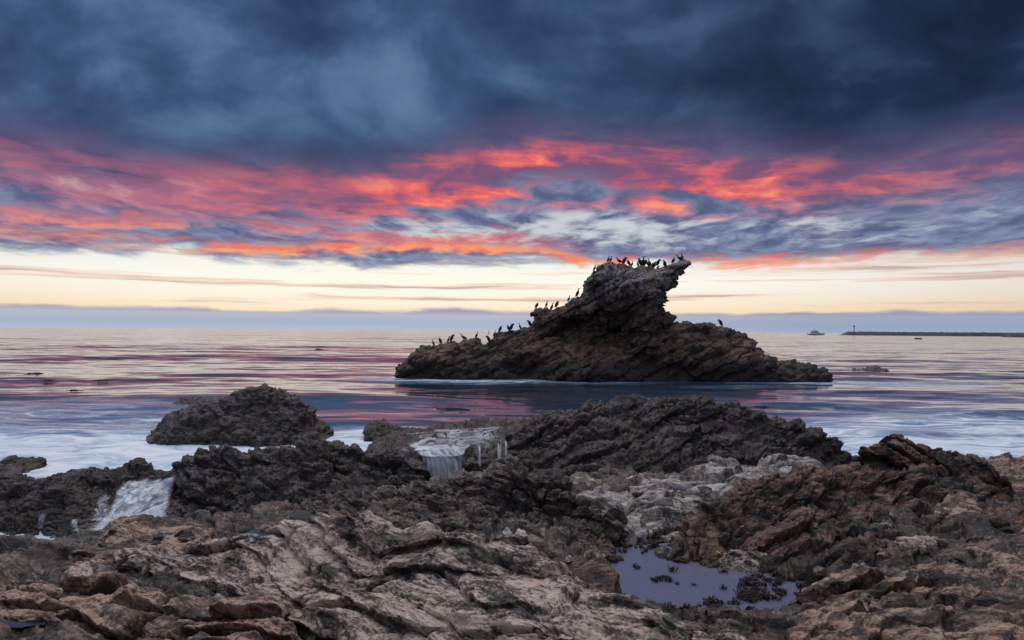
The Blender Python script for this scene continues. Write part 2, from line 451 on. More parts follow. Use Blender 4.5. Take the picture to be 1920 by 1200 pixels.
def rock_mat(name, dark, mid, light, lay_n=(.3, -.3, .9), lay_f=7., alg=None, alg_amt=.0, rough=(.45, .85), bump=.8, guano=None, speck=None, bias=0.0, spec=.5, bdist=.045, warm_amt=.35, tide=None):
    m, g = new_mat(name)
    geo = g.n.new('ShaderNodeNewGeometry'); P = V(g, geo.outputs['Position'])
    sn = Vector(lay_n).normalized(); a = sn.cross(Vector((.13, 1, .2))).normalized(); b = sn.cross(a)
    wv = g.vm('SCALE', g.vm('SUBTRACT', g.noise(P, 1.3, 3, color=True), (.5, .5, .5)), None); wv.k.node.inputs['Scale'].default_value = .5
    Q = g.vm('ADD', P, wv)
    s = g.vm('DOT_PRODUCT', Q, tuple(sn)); ua = g.vm('DOT_PRODUCT', Q, tuple(a)); ub = g.vm('DOT_PRODUCT', Q, tuple(b))
    A = g.com(ua * .18, ub * .18, s)
    beds = g.noise(A, lay_f, 6, .6)
    fine_beds = g.noise(g.com(ua * .10, ub * .10, s), lay_f * 4.2, 5, .65)
    patch = g.noise(Q, .9, 5, .6)
    grain = g.noise(P, 38., 5, .65)
    mott = g.noise(Q, 5.5, 6, .62)
    gr2 = g.noise(Q, 15., 5, .65)
    v = beds * .40 + patch * .26 + mott * .34 + (fine_beds - .5) * .50 + (grain - .5) * .42 + (gr2 - .5) * .34 + bias
    col = g.ramp(v, [(.39, dark), (.48, mid), (.56, light), (.64, tuple(min(1, c * 1.25) for c in light[:3]) + (1,))])
    warm = g.noise(Q, 2.3, 4, .6)
    col = g.mix(g.step(warm, .54, .70, 0, warm_amt), col, g.mix(.5, col, srgb(140, 96, 60), 'MIX'))
    if alg:
        px, py, pz = g.sep(P)
        am = g.step(g.noise(Q, 2.1, 6, .65) + alg_amt, .5, .62)
        col = g.mix(am * .9, col, g.mix(g.step(grain, .4, .6), alg, tuple(c * .45 for c in alg[:3]) + (1,)))
    if guano:
        px, py, pz = g.sep(P)
        drip = g.noise(g.com(px * 2.2, py * 2.2, pz * .35), 1.0, 5, .6)
        gm = g.step(pz + (drip - .5) * 6.0, guano, guano + 2.0) * g.step(mott * .6 + drip * .4, .42, .60)
        col = g.mix(gm * .75, col, srgb(176, 172, 176))
    if tide:                                                            # mussels and weed grow up to the high water mark
        px, py, pz = g.sep(P)
        col = g.mix(g.step(pz + (patch - .5) * 1.6 + (mott - .5) * .8, tide + .5, tide - .2) * .85, col, g.mix(gr2, srgb(12, 10, 12), srgb(48, 38, 38)))
    if speck:
        sv = g.voro(P, 46., out='Distance')
        col = g.mix(g.step(sv, .30, .16) * g.step(g.noise(P, 3.0, 3), .45, .6) * .8, col, speck)
    h = grain * .5 + mott * .8 + gr2 * .8 + fine_beds * .8 + g.noise(P, 95., 3, .6) * .16
    bp = g.n.new('ShaderNodeBump'); bp.inputs['Strength'].default_value = bump; bp.inputs['Distance'].default_value = bdist
    g.put(bp.inputs['Height'], h)
    ro = g.step(mott * .5 + patch * .5, .35, .65, rough[0], rough[1])
    pr = g.n.new('ShaderNodeBsdfPrincipled')
    g.put(pr.inputs['Base Color'], col); g.put(pr.inputs['Roughness'], ro); g.put(pr.inputs['Normal'], V(g, bp.outputs[0]))
    pr.inputs['Specular IOR Level'].default_value = spec
    finish(g, V(g, pr.outputs[0])); return m

LAY_FG = (.30, .60, .74)
M_pale = rock_mat('pale_sandstone', srgb(26, 22, 22), srgb(94, 81, 73), srgb(184, 168, 154), (.45, .60, .66), 6.0, alg=srgb(40, 31, 25), alg_amt=-.03, bias=.018, bump=.8, warm_amt=.3)
M_tan = rock_mat('tan_layered_rock', srgb(36, 29, 26), srgb(96, 76, 62), srgb(168, 142, 122), LAY_FG, 7.0, alg=srgb(38, 29, 22), alg_amt=.0, bias=.01)
M_brown = rock_mat('brown_weathered_rock', srgb(24, 18, 17), srgb(62, 46, 38), srgb(120, 92, 74), (-.2, .45, .85), 6.0, alg=srgb(34, 27, 20), alg_amt=.02, rough=(.25, .7))
M_dark = rock_mat('mussel_covered_rock', srgb(14, 12, 14), srgb(38, 32, 33), srgb(88, 78, 78), (.25, .3, .9), 5.0, alg=srgb(44, 31, 22), alg_amt=.0, rough=(.15, .5), speck=srgb(120, 114, 116), bump=1.0, bdist=.06)
M_white = rock_mat('bleached_grey_rock', srgb(52, 46, 43), srgb(108, 101, 97), srgb(168, 162, 157), (.3, .5, .8), 5.0, alg=srgb(70, 53, 36), alg_amt=-.03, bias=.01, bump=.45)
M_mound = rock_mat('mixed_reef_rock', srgb(18, 15, 17), srgb(50, 42, 41), srgb(118, 102, 92), (.3, .5, .8), 5.0, alg=srgb(70, 54, 36), alg_amt=-.05, rough=(.16, .6), speck=srgb(112, 106, 106), bump=1.0)
M_shelf = rock_mat('wet_reef_rock', srgb(20, 17, 18), srgb(56, 46, 42), srgb(118, 102, 92), LAY_FG, 6.0, alg=srgb(40, 31, 22), alg_amt=.02, rough=(.16, .6), speck=srgb(110, 102, 98))
M_stack = rock_mat('sea_stack_rock', srgb(24, 18, 16), srgb(66, 49, 40), srgb(126, 101, 84), (-.45, .1, .88), 1.6, alg=srgb(48, 34, 20), alg_amt=.0, guano=4.9, bump=1.0, bdist=.12, tide=1.1)

# ------------------------------------------------------------------ reef floor between the outcrops
CT = [(-150, 1200, 1.2), (0, 1200, 1.2), (480, 1210, 1.0), (960, 1260, 1.1), (1400, 1230, .95), (1900, 1260, 1.2), (2150, 1200, 1.2),
      (0, 1110, .95), (250, 1110, .95), (560, 1140, .9), (0, 1040, .5), (200, 1020, .55), (350, 1005, .65), (500, 992, .7), (640, 990, .7), (800, 1010, .72),
      (60, 1005, -.5), (0, 1022, -.25), (100, 1022, -.2), (40, 1036, .05), (-60, 1010, -.5), (130, 1005, -.35), (200, 1000, .05), (330, 985, .25),
      (1150, 1062, .48), (1300, 1052, .48), (1500, 1062, .57), (1250, 1138, .48), (1400, 1128, .48), (1580, 1092, .6), (1200, 1100, .42), (1350, 1100, .42), (1450, 1095, .55),
      (1090, 1030, .74), (1250, 1028, .70), (1450, 1035, .72), (1650, 1055, .82), (1450, 1165, .74), (1320, 1168, .70),
      (1000, 930, .72), (1200, 925, .68), (1400, 895, .72), (1300, 975, .66), (1100, 980, .68), (1180, 1005, .64), (1530, 900, .7),
      (1700, 985, .95), (1850, 965, 1.0), (1800, 1060, 1.1), (1920, 1110, 1.15), (1700, 1120, 1.0), (2100, 1000, 1.1),
      (830, 905, -.05), (920, 897, .05), (1000, 900, .25), (700, 935, .3), (480, 965, .3)]
ctp = np.array(CT); cw = at_height(ctp[:, 0], ctp[:, 1], ctp[:, 2])
extra = np.array([[0, 17, -.9], [4, 17, -.9], [8, 16, -.9], [-6, 16, -.9], [-10, 13, -.9], [-12, 10, -.6], [11, 13, -.6], [13, 10, .4], [-8, 8, .5], [9, 5, 1.3], [-6, 4, 1.2], [0, 2, 1.2], [4, 1.5, 1.3], [-4, 1.5, 1.2]])
cw = np.concatenate([cw, extra])
def tps(xy, z, lam=.04):
    d = np.linalg.norm(xy[:, None] - xy[None], axis=-1); K = np.where(d > 0, d * d * np.log(d + 1e-9), 0); n = len(z)
    Pm = np.concatenate([np.ones((n, 1)), xy], 1)
    S = np.zeros((n + 3, n + 3)); S[:n, :n] = K + lam * np.eye(n); S[:n, n:] = Pm; S[n:, :n] = Pm.T
    sol = np.linalg.solve(S, np.concatenate([z, np.zeros(3)]))
    def f(q):
        out = sol[n] + q @ sol[n + 1:]
        for i in range(n):
            r = np.linalg.norm(q - xy[i], axis=1); out = out + sol[i] * np.where(r > 0, r * r * np.log(r + 1e-9), 0)
        return out
    return f
ground = tps(cw[:, :2], cw[:, 2])
def build_shelf():
    nu, nv = 820, 430
    az = np.linspace(R(-56), R(56), nu); dist = 1.2 * (17.5 / 1.2) ** (np.linspace(0, 1, nv) ** .8)
    Aa, Dd = np.meshgrid(az, dist)
    x = np.sin(Aa) * Dd; y = np.cos(Aa) * Dd
    z = np.clip(ground(np.stack([x.ravel(), y.ravel()], 1)).reshape(x.shape), -1.2, 1.6)
    Gd = np.stack([x, y, z], -1); Nn = grid_normals(Gd); Nn *= np.sign(Nn[..., 2:3])
    calm = 1 - .8 * np.exp(-(((x - 2.2) / 1.5) ** 2 + ((y - 6.9) / .75) ** 2))      # the tide pool's bed lies lower and smoother
    P0 = Gd.reshape(-1, 3)
    P = rock_disp(P0, Nn.reshape(-1, 3), seed=1, det=.06, det_f=3.4, lump=.20, lump_f=.9, lay=.10, lay_f=5, lay_n=LAY_FG, ter=.10, ter_f=3.2, cel=.16, cel_f=1.7, knob=.03, knob_f=11, fine=.012, fine_f=24)
    P = P0 + (P - P0) * calm.reshape(-1, 1)
    link('rock_shelf', mesh_from('rock_shelf', P, grid_faces(nv, nu)[:, ::1], M_shelf), kind='structure')
build_shelf()

def rock3(name, front, mid, crest, back, nu, nv, mat, label, **k):
    c = pts(*crest); rows = [pts(*front)]
    if mid: rows.append(pts(*mid))
    rows += [c, behind(c, *back)]
    nvs = [nv // 2, nv // 2, nv // 4] if mid else [nv, nv // 4]
    r0 = rows[0].copy(); r0[:, 2] -= .25; r0[:, 1] -= .05                     # root it in the shelf
    rows = [r0] + rows; nvs = [max(4, nv // 10)] + nvs
    return loft_rock(name, rows, nu, nvs, mat, label, **k)

# the ridge in front of the sea, right of the falls
rock3('rock_ridge', [(945, 905, 13.2), (1050, 918, 12.4), (1150, 908, 12.3), (1280, 893, 12.4), (1400, 876, 12.8), (1500, 874, 13.2), (1560, 882, 13.6), (1640, 905, 14)],
      [(945, 862, 14.2), (1040, 838, 13.9), (1130, 822, 13.8), (1230, 810, 13.8), (1330, 808, 13.8), (1430, 816, 13.8), (1510, 842, 13.8), (1580, 872, 14.0), (1640, 898, 14.2)],
      [(945, 832, 15.5), (990, 795, 15.6), (1050, 770, 15.6), (1110, 759, 15.5), (1220, 754, 15.4), (1310, 760, 15.2), (1400, 770, 15.0), (1470, 792, 14.8), (1540, 818, 14.6), (1590, 852, 14.4), (1640, 892, 14.3)],
      (2.6, -.9), 520, 170, M_dark, 'long dark mussel-covered ridge between the tidal falls and the open sea', seed=3, det=.06, det_f=2.6, drop=.3, dw=.03,
      lump=.16, lump_f=.8, lay=.12, lay_f=2.6, lay_n=(-.45, .35, .8), ter=.11, blk_f=.9, ter_f=2.8, cel=.13, cel_f=2.2, knob=.07, knob_f=6., fine=.03, fine_f=14)
rock3('rock_ledge', [(325, 975, 11.6), (400, 978, 11.3), (480, 982, 11), (560, 970, 11), (640, 945, 11.3), (700, 930, 11.6), (800, 905, 12.2)],
      [(325, 930, 12.2), (420, 905, 12.2), (520, 893, 12.3), (620, 888, 12.4), (690, 893, 12.3), (800, 893, 12.6)],
      [(325, 890, 13.2), (350, 868, 13.3), (430, 850, 13.4), (520, 840, 13.5), (600, 837, 13.5), (655, 842, 13.4), (690, 860, 13.2), (720, 853, 13), (765, 858, 13), (800, 885, 12.9)],
      (1.5, -.6), 380, 130, M_dark, 'dark craggy ledge between the left cascade and the curtain of falling water', seed=5, det=.11, det_f=2.6, drop=.35, dw=.03,
      lump=.18, lump_f=1.1, lay=.12, lay_f=3.4, lay_n=(.3, .4, .85), ter=.11, blk_f=.9, ter_f=3.5, cel=.20, cel_f=2.2, knob=.06, knob_f=7., fine=.02, fine_f=16)
rock3('wet_ledge', [(670, 905, 14.5), (800, 912, 14.1), (900, 905, 14.0), (1020, 905, 13.9)],
      [(670, 853, 14.8), (760, 857, 14.4), (830, 853, 14.4), (900, 852, 14.3), (960, 852, 14.3), (1020, 848, 14.3)],
      [(670, 830, 17.5), (760, 812, 18.5), (830, 798, 19), (900, 793, 19), (960, 788, 19), (1020, 788, 18.5)],
      (1.2, -.8), 320, 150, M_dark, 'flat wet ledge with sea water running over its lip', seed=6, det=.07, det_f=2.6, drop=.55, dw=.14,
      lump=.16, lump_f=1.3, lay=.05, lay_f=4.0, ter=.07, ter_f=3.5, cel=.10, cel_f=2.4, knob=.05, knob_f=7., fine=.02, fine_f=16)
rock3('rock_mound', [(545, 1015, 8.7), (700, 1025, 8.2), (850, 1045, 7.8), (1000, 1045, 7.6), (1100, 1040, 7.7), (1165, 1035, 7.9)],
      [(545, 975, 9.6), (680, 968, 9.2), (800, 950, 9.0), (930, 940, 8.9), (1040, 970, 8.7), (1165, 1015, 8.3)],
      [(545, 955, 10.4), (640, 936, 10.2), (700, 935, 9.9), (780, 908, 9.8), (860, 893, 9.7), (930, 888, 9.6), (1000, 905, 9.4), (1060, 930, 9.3), (1110, 962, 9.0), (1165, 1005, 8.6)],
      (1.3, .1), 460, 170, M_mound, 'broad dark mound of broken rock behind the pale layered ridge', seed=8, det=.08, det_f=3.4, drop=.3, dw=.03,
      lump=.16, lump_f=1.2, lay=.09, lay_f=4.0, lay_n=(.3, .5, .8), ter=.09, ter_f=4.5, cel=.20, cel_f=2.6, knob=.035, knob_f=9., fine=.014, fine_f=22, pit=.05, pit_f=4)
rock3('brown_outcrop', [(1215, 1040, 7.9), (1300, 1050, 7.7), (1400, 1050, 7.6), (1500, 1065, 7.4), (1600, 1065, 7.4), (1700, 1025, 7.8), (1860, 990, 8.2)],
      [(1255, 1012, 8.2), (1330, 985, 8.35), (1410, 960, 8.5), (1500, 955, 8.6), (1600, 955, 8.7), (1720, 950, 8.8), (1860, 955, 8.7)],
      [(1285, 990, 8.6), (1340, 948, 8.9), (1400, 908, 9.3), (1440, 888, 9.5), (1500, 882, 9.6), (1560, 887, 9.6), (1620, 882, 9.7), (1680, 887, 9.8), (1760, 902, 9.6), (1860, 925, 9.3)],
      (1.2, .2), 480, 190, M_brown, 'dark brown weathered outcrop rising behind the tide pool', seed=10, det=.08, det_f=3.4, drop=.3, dw=.03,
      lump=.20, lump_f=1.1, lay=.12, lay_f=3.6, lay_n=(-.4, .4, .8), ter=.13, ter_f=4.0, cel=.15, cel_f=2.0, knob=.03, knob_f=9., fine=.014, fine_f=22, pit=.08, pit_f=3)
rock3('rounded_outcrop', [(1622, 940, 9.5), (1700, 965, 9.0), (1800, 965, 9.0), (1895, 950, 9.3)],
      [(1622, 905, 10.0), (1660, 880, 9.9), (1740, 885, 9.8), (1820, 905, 9.8), (1895, 930, 9.8)],
      [(1622, 885, 10.3), (1640, 848, 10.45), (1660, 836, 10.5), (1700, 836, 10.5), (1750, 843, 10.4), (1800, 860, 10.3), (1850, 880, 10.2), (1895, 915, 10)],
      (1.6, -.1), 300, 110, M_brown, 'rounded brown knob with curved beds against the white surf', seed=12, det=.06, det_f=3.4, drop=.3, dw=.03,
      lump=.14, lump_f=1.4, lay=.11, lay_f=3.4, lay_n=(.55, .3, .75), ter=.12, ter_f=4.5, cel=.06, cel_f=2.0, knob=.02, knob_f=9., fine=.012, fine_f=22)
rock3('shore_rock', [(1825, 935, 10.9), (1920, 955, 10.5), (2150, 965, 10)],
      None, [(1825, 875, 12.4), (1870, 858, 12.6), (1920, 848, 12.6), (2000, 842, 12.5), (2150, 850, 12)],
      (2, -.6), 200, 80, M_tan, 'tan rock at the far end of the shore, beyond the brown knob', seed=13, det=.06, det_f=3.4, drop=.3, dw=.03, lump=.2, lump_f=1.2, lay=.09, lay_f=4.0, ter=.08, ter_f=4, cel=.08, cel_f=2)
rock3('bleached_outcrop', [(1085, 985, 8.9), (1180, 1000, 8.7), (1280, 985, 8.9), (1400, 965, 9.4), (1540, 935, 10.2)],
      [(1075, 940, 10.0), (1180, 945, 9.9), (1290, 930, 10.1), (1400, 910, 10.5), (1540, 900, 11)],
      [(1065, 905, 11.2), (1130, 900, 11.3), (1200, 905, 11.2), (1290, 890, 11.5), (1340, 868, 11.9), (1420, 862, 12.0), (1490, 868, 12.0), (1540, 878, 11.9)],
      (.8, .3), 420, 150, M_white, 'bleached grey-white outcrop below the dark ridge', seed=14, det=.014, det_f=3.4, drop=.25, dw=.03,
      lump=.18, lump_f=1.6, lay=.06, lay_f=2.6, lay_n=(-.3, .5, .8), ter=.12, ter_f=2.2, cel=.20, cel_f=1.5, knob=.0, knob_f=9, fine=.010, fine_f=22, pit=.05, pit_f=4)
rock3('pale_ridge', [(120, 1145, 5.5), (400, 1145, 5.4), (560, 1165, 5.1), (700, 1205, 4.7), (850, 1235, 4.3), (1000, 1260, 4.1), (1200, 1300, 3.8), (1450, 1370, 3.4)],
      [(120, 1092, 5.9), (380, 1080, 6.0), (600, 1052, 6.1), (800, 1065, 5.7), (1000, 1105, 5.2), (1200, 1180, 4.6), (1450, 1285, 3.9)],
      [(120, 1062, 6.3), (260, 1034, 6.4), (380, 1024, 6.5), (450, 1012, 6.5), (520, 987, 6.6), (600, 970, 6.6), (650, 964, 6.5), (700, 977, 6.3), (790, 992, 6.1), (870, 1002, 6.0), (950, 1012, 6.0),
       (1010, 1042, 5.8), (1040, 1066, 5.6), (1110, 1102, 5.3), (1180, 1132, 5.0), (1250, 1162, 4.7), (1350, 1204, 4.3), (1450, 1250, 3.9)],
      (.7, .5), 760, 290, M_pale, 'long pale sandstone ridge with swirling beds running down to the tide pool', seed=16, det=.018, det_f=4.0, push=1.4, drop=.2, dw=.02,
      lump=.12, lump_f=1.5, lay=.11, lay_f=3.4, lay_n=(.45, .60, .66), lay_a=.25, ter=.22, ter_f=3.2, cel=.05, cel_f=1.6, knob=.008, knob_f=14, fine=.007, fine_f=30, pit=.06, pit_f=3.2)
rock3('layered_slab', [(-160, 1310, 3.7), (200, 1320, 3.6), (400, 1320, 3.5), (640, 1310, 3.6)],
      [(-160, 1200, 4.5), (100, 1190, 4.6), (300, 1190, 4.55), (450, 1205, 4.4), (620, 1260, 4.0)],
      [(-160, 1112, 5.6), (60, 1102, 5.6), (200, 1112, 5.5), (340, 1122, 5.3), (440, 1128, 5.2), (500, 1152, 4.9), (540, 1182, 4.6), (600, 1240, 4.2)],
      (.6, .5), 480, 230, M_tan, 'stepped brown slabs in thin beds at the bottom left corner', seed=18, push=1.3, det=.022, det_f=4.0, drop=.2, dw=.02,
      lump=.16, lump_f=1.4, lay=.10, lay_f=4.0, lay_n=(.08, .66, .75), lay_a=.16, ter=.19, ter_f=4.0, cel=.05, cel_f=1.8, knob=.006, knob_f=14, fine=.007, fine_f=30, pit=.05, pit_f=3.2)
rock3('bedded_slope', [(1470, 1225, 4.6), (1600, 1235, 4.3), (1750, 1245, 4.0), (1920, 1250, 3.9), (2100, 1250, 3.9)],
      [(1480, 1160, 5.3), (1600, 1150, 5.3), (1750, 1130, 5.3), (1920, 1110, 5.3), (2100, 1090, 5.3)],
      [(1490, 1125, 5.9), (1530, 1104, 6.1), (1600, 1094, 6.2), (1700, 1066, 6.5), (1800, 1045, 6.6), (1920, 1015, 6.8), (2100, 985, 6.8)],
      (.7, .4), 480, 230, M_tan, 'sloping tan beds at the bottom right corner beside the tide pool', seed=20, push=1.3, det=.026, det_f=4.0, drop=.2, dw=.02,
      lump=.18, lump_f=1.4, lay=.10, lay_f=4.2, lay_n=(-.30, .60, .74), lay_a=.2, ter=.18, ter_f=4.2, cel=.06, cel_f=1.8, knob=.008, knob_f=14, fine=.008, fine_f=30, pit=.05, pit_f=3.2)
rock3('upper_slope', [(1560, 1085, 6.7), (1700, 1070, 6.8), (1850, 1050, 6.9), (2100, 1030, 6.9)],
      None, [(1560, 1050, 7.6), (1640, 1012, 8.0), (1740, 985, 8.2), (1840, 950, 8.5), (1930, 945, 8.6), (2100, 930, 8.6)],
      (.8, .5), 380, 130, M_brown, 'broken brown slope above the bedded rock at the right edge', seed=21, det=.07, det_f=4.0, drop=.2, dw=.03,
      lump=.16, lump_f=1.5, lay=.10, lay_f=4.2, lay_n=(-.35, .55, .75), ter=.09, ter_f=5, cel=.18, cel_f=2.6, knob=.012, knob_f=14, fine=.010, fine_f=26)
rock3('wet_rock', [(-90, 1012, 10.6), (60, 1014, 10.5), (180, 1012, 10.5)],
      [(-90, 950, 11.2), (50, 945, 11.2), (180, 965, 11)], [(-90, 908, 12), (0, 900, 12), (50, 897, 12.1), (110, 904, 12), (150, 917, 11.8), (180, 945, 11.6)],
      (1.2, -.7), 260, 120, M_dark, 'dark knobbly rock at the left edge with trickles of water', seed=23, det=.08, det_f=3., drop=.3, dw=.03, lump=.12, lump_f=1.2, lay=.04, ter=.05, cel=.16, cel_f=2.2, knob=.07, knob_f=6, fine=.02, fine_f=16)
rock3('cascade_rock', [(150, 1005, 10.9), (240, 998, 11.0), (345, 990, 11.1)],
      [(150, 920, 12.3), (240, 912, 12.3), (345, 930, 12.0)], [(150, 910, 12.8), (190, 888, 13), (245, 874, 13.2), (300, 880, 13.1), (345, 893, 13)],
      (1.2, -.6), 240, 120, M_dark, 'low dark rock under the white cascade on the left', seed=24, det=.08, det_f=3., drop=.15, dw=.04, lump=.2, lump_f=1.4, lay=.04, ter=.06, cel=.16, cel_f=2.2, knob=.05, knob_f=7, fine=.02, fine_f=16)

# single blocks and boulders lying on the reef
def block(name, foot, crest, mat, label, dy=.5, nu=130, nv=60, group=None, **k):
    dp = dict(lump=.10, lump_f=2.2, lay=.04, lay_f=6, ter=.04, ter_f=7, cel=.06, cel_f=2.2, knob=.01, knob_f=12, fine=.008, fine_f=26); dp.update(k)
    rock3(name, foot, None, crest, (dy, .2), nu, nv, mat, label, group=group, drop=.12, dw=.06, **dp)
block('rock_block', [(185, 1035, 7.5), (300, 1040, 7.4), (435, 1028, 7.5)], [(190, 1005, 8.2), (212, 980, 8.4), (260, 974, 8.4), (330, 977, 8.4), (400, 987, 8.3), (435, 1004, 8.1)], M_tan, 'cracked tan block below the white cascade', seed=30, nu=200, nv=70)
block('rock_block', [(110, 1100, 6.2), (200, 1103, 6.2), (292, 1096, 6.2)], [(115, 1075, 6.6), (130, 1047, 6.9), (190, 1042, 6.9), (250, 1047, 6.8), (288, 1064, 6.6)], M_brown, 'squared brown block on the left reef in front of the tan block', seed=31, nu=180, nv=70)
block('rock_block', [(1028, 1105, 5.8), (1100, 1112, 5.8), (1160, 1110, 5.9)], [(1030, 1068, 6.4), (1055, 1049, 6.5), (1110, 1046, 6.5), (1145, 1060, 6.4), (1160, 1088, 6.2)], M_brown, 'brown boulder standing at the left end of the tide pool', seed=32, nu=160, nv=70)
block('rock_block', [(1680, 1040, 7.2), (1720, 1046, 7.1), (1760, 1040, 7.2)], [(1676, 1026, 7.4), (1690, 1012, 7.5), (1720, 1008, 7.5), (1750, 1016, 7.4), (1762, 1030, 7.3)], M_pale, 'small pale boulder on the brown slope right of the tide pool', seed=33, lump=.05, cel=.02)
block('rock_block', [(1755, 990, 7.9), (1800, 995, 7.8), (1840, 985, 7.9)], [(1752, 965, 8.3), (1775, 935, 8.6), (1800, 925, 8.6), (1825, 935, 8.5), (1842, 965, 8.3)], M_tan, 'upright rounded tan boulder on the brown slope', seed=34, lump=.06)
block('rock_block', [(545, 988, 8.6), (570, 990, 8.6), (596, 985, 8.6)], [(545, 974, 8.8), (556, 960, 9), (575, 958, 9), (592, 966, 8.9), (598, 978, 8.8)], M_brown, 'small grey-brown boulder behind the crest of the pale ridge', seed=35, lump=.04, cel=.03, nu=90, nv=40)
block('rock_block', [(1355, 1050, 7.55), (1385, 1055, 7.5), (1440, 1050, 7.5)], [(1352, 1043, 7.6), (1370, 1033, 7.7), (1395, 1038, 7.7), (1415, 1036, 7.7), (1442, 1046, 7.6)], M_pale, 'low pale stone at the far side of the tide pool', seed=36, lump=.04, cel=.03, nu=90, nv=40)
block('rock_block', [(982, 925, 9.2), (1000, 928, 9.2), (1018, 924, 9.2)], [(980, 915, 9.4), (988, 903, 9.5), (1000, 900, 9.5), (1012, 905, 9.5), (1018, 917, 9.4)], M_white, 'small rounded blue-white stone at the top of the dark mound', seed=37, lump=.03, lay=.015, ter=.01, cel=.0, nu=80, nv=40)
block('rock_block', [(925, 915, 9.5), (955, 918, 9.4), (985, 915, 9.4)], [(920, 905, 9.7), (935, 893, 9.8), (955, 891, 9.8), (975, 895, 9.7), (985, 907, 9.6)], M_white, 'pale cracked stone beside the blue-white stone on the mound', seed=38, lump=.05, cel=.05, nu=100, nv=40)
block('surf_rock', [(683, 815, 19.4), (710, 818, 19.3), (742, 814, 19.4)], [(683, 806, 20), (692, 793, 20.2), (708, 787, 20.3), (722, 792, 20.2), (742, 808, 20)], M_dark, 'small pointed rock in the surf left of the wet ledge', seed=39, dy=1, knob=.05, knob_f=6)
block('surf_rock', [(-30, 903, 14.4), (10, 905, 14.3), (42, 900, 14.4)], [(-30, 884, 15), (5, 880, 15.1), (30, 882, 15), (42, 893, 14.8)], M_dark, 'small dark rock in the foam at the left edge', seed=40, dy=.8, knob=.05, knob_f=6)
block('surf_rock', [(90, 908, 13.6), (120, 910, 13.5), (155, 907, 13.6)], [(92, 900, 14), (110, 892, 14.1), (135, 893, 14), (155, 901, 13.9)], M_dark, 'low dark rock in the foam behind the trickling rock', seed=41, dy=.6, knob=.05, knob_f=6)
block('surf_rock', [(1612, 701, 55), (1640, 702, 54.5), (1662, 701, 55)], [(1608, 699, 56), (1630, 690, 57), (1645, 687, 57), (1662, 695, 56)], M_dark, 'tiny low rock awash right of the sea stack', seed=42, dy=1, lump=.3, lump_f=.8, knob=.2, knob_f=2)
block('surf_rock', [(328, 765, 28), (348, 766, 28), (370, 764, 28)], [(328, 760, 28.6), (340, 750, 29), (355, 749, 29), (370, 757, 28.8)], M_dark, 'low rock just behind the big domed boulder', seed=43, dy=1.2, lump=.2, lump_f=1, knob=.1, knob_f=4)

# ------------------------------------------------------------------ sea stack
OUT = [(747, 760), (746, 700), (747, 685), (764, 674), (777, 661), (792, 649), (814, 647), (829, 645), (847, 640), (873, 644), (895, 638.5), (906, 644), (915, 633), (934, 625), (956, 623), (978, 618), (1000, 611),
       (1004, 597), (998, 589), (1009, 582.5), (1039, 581), (1057, 574.6), (1070, 561.5), (1090, 550), (1095, 539), (1091, 528), (1101, 515), (1116, 507), (1131, 498.5), (1146, 497), (1162, 501), (1184, 504), (1210, 504),
       (1236, 501), (1249, 496), (1277, 487), (1294, 490), (1291, 503), (1273, 519), (1267, 533), (1252, 548), (1243, 556), (1243, 574), (1251, 587), (1257, 602), (1275, 613), (1297, 607), (1321, 603), (1341, 611), (1367, 623),
       (1394, 626), (1405, 639), (1424, 659), (1444, 679), (1464, 675), (1483, 684), (1503, 677), (1520, 686), (1537, 694), (1540, 760)]
SD = 47.6
def gaus(X, Z, px, py, sx, sz):
    w = at_depth(np.array([px]), np.array([py]), np.array([SD]))[0]
    return np.exp(-((X - w[0]) / (sx * SD / F)) ** 2 - ((Z - w[2]) / (sz * SD / F)) ** 2)
def s_front(X, Z, d):
    base = 1.3 + 2.0 * sstep(Z, 3.2, -.2)
    r = 1.9 * gaus(X, Z, 1190, 540, 50, 36) + 1.9 * gaus(X, Z, 1208, 600, 38, 30) + 1.0 * gaus(X, Z, 1200, 645, 40, 18) + 1.0 * gaus(X, Z, 1335, 665, 70, 30) + .9 * gaus(X, Z, 1090, 695, 60, 22) + .7 * gaus(X, Z, 860, 685, 60, 25)
    r = r - 3.0 * gaus(X, Z, 1092, 622, 50, 22) - 1.6 * gaus(X, Z, 1140, 632, 24, 20) - .8 * gaus(X, Z, 1265, 560, 20, 50) - .9 * gaus(X, Z, 1245, 690, 35, 20) - .9 * gaus(X, Z, 985, 690, 30, 22)
    return np.maximum(base + r, .25)
def s_back(X, Z, d): return 1.2 + 2.2 * sstep(Z, 3.5, 0)
p, q = outline_solid(OUT, SD, .16, s_front, s_back, 1.1, floor=-1.0)
stack_me = refine('sea_stack', p, q, 1)
n = len(stack_me.vertices)
displace_mesh(stack_me, seed=50, det=.12, det_f=.9, lump=.22, lump_f=.42, lay=.17, lay_f=1.3, lay_n=(-.45, .10, .9), lay_a=.2, push=.5, ter=.28, ter_f=1.3, blk_f=.45, cel=.34, cel_f=.75, knob=.10, knob_f=2.6, fine=.08, fine_f=5.)
stack_me.materials.append(M_stack)
stack = link('sea_stack', stack_me, label='tall layered sea stack with an overhanging beak, covered in perched cormorants', cat='sea stack')

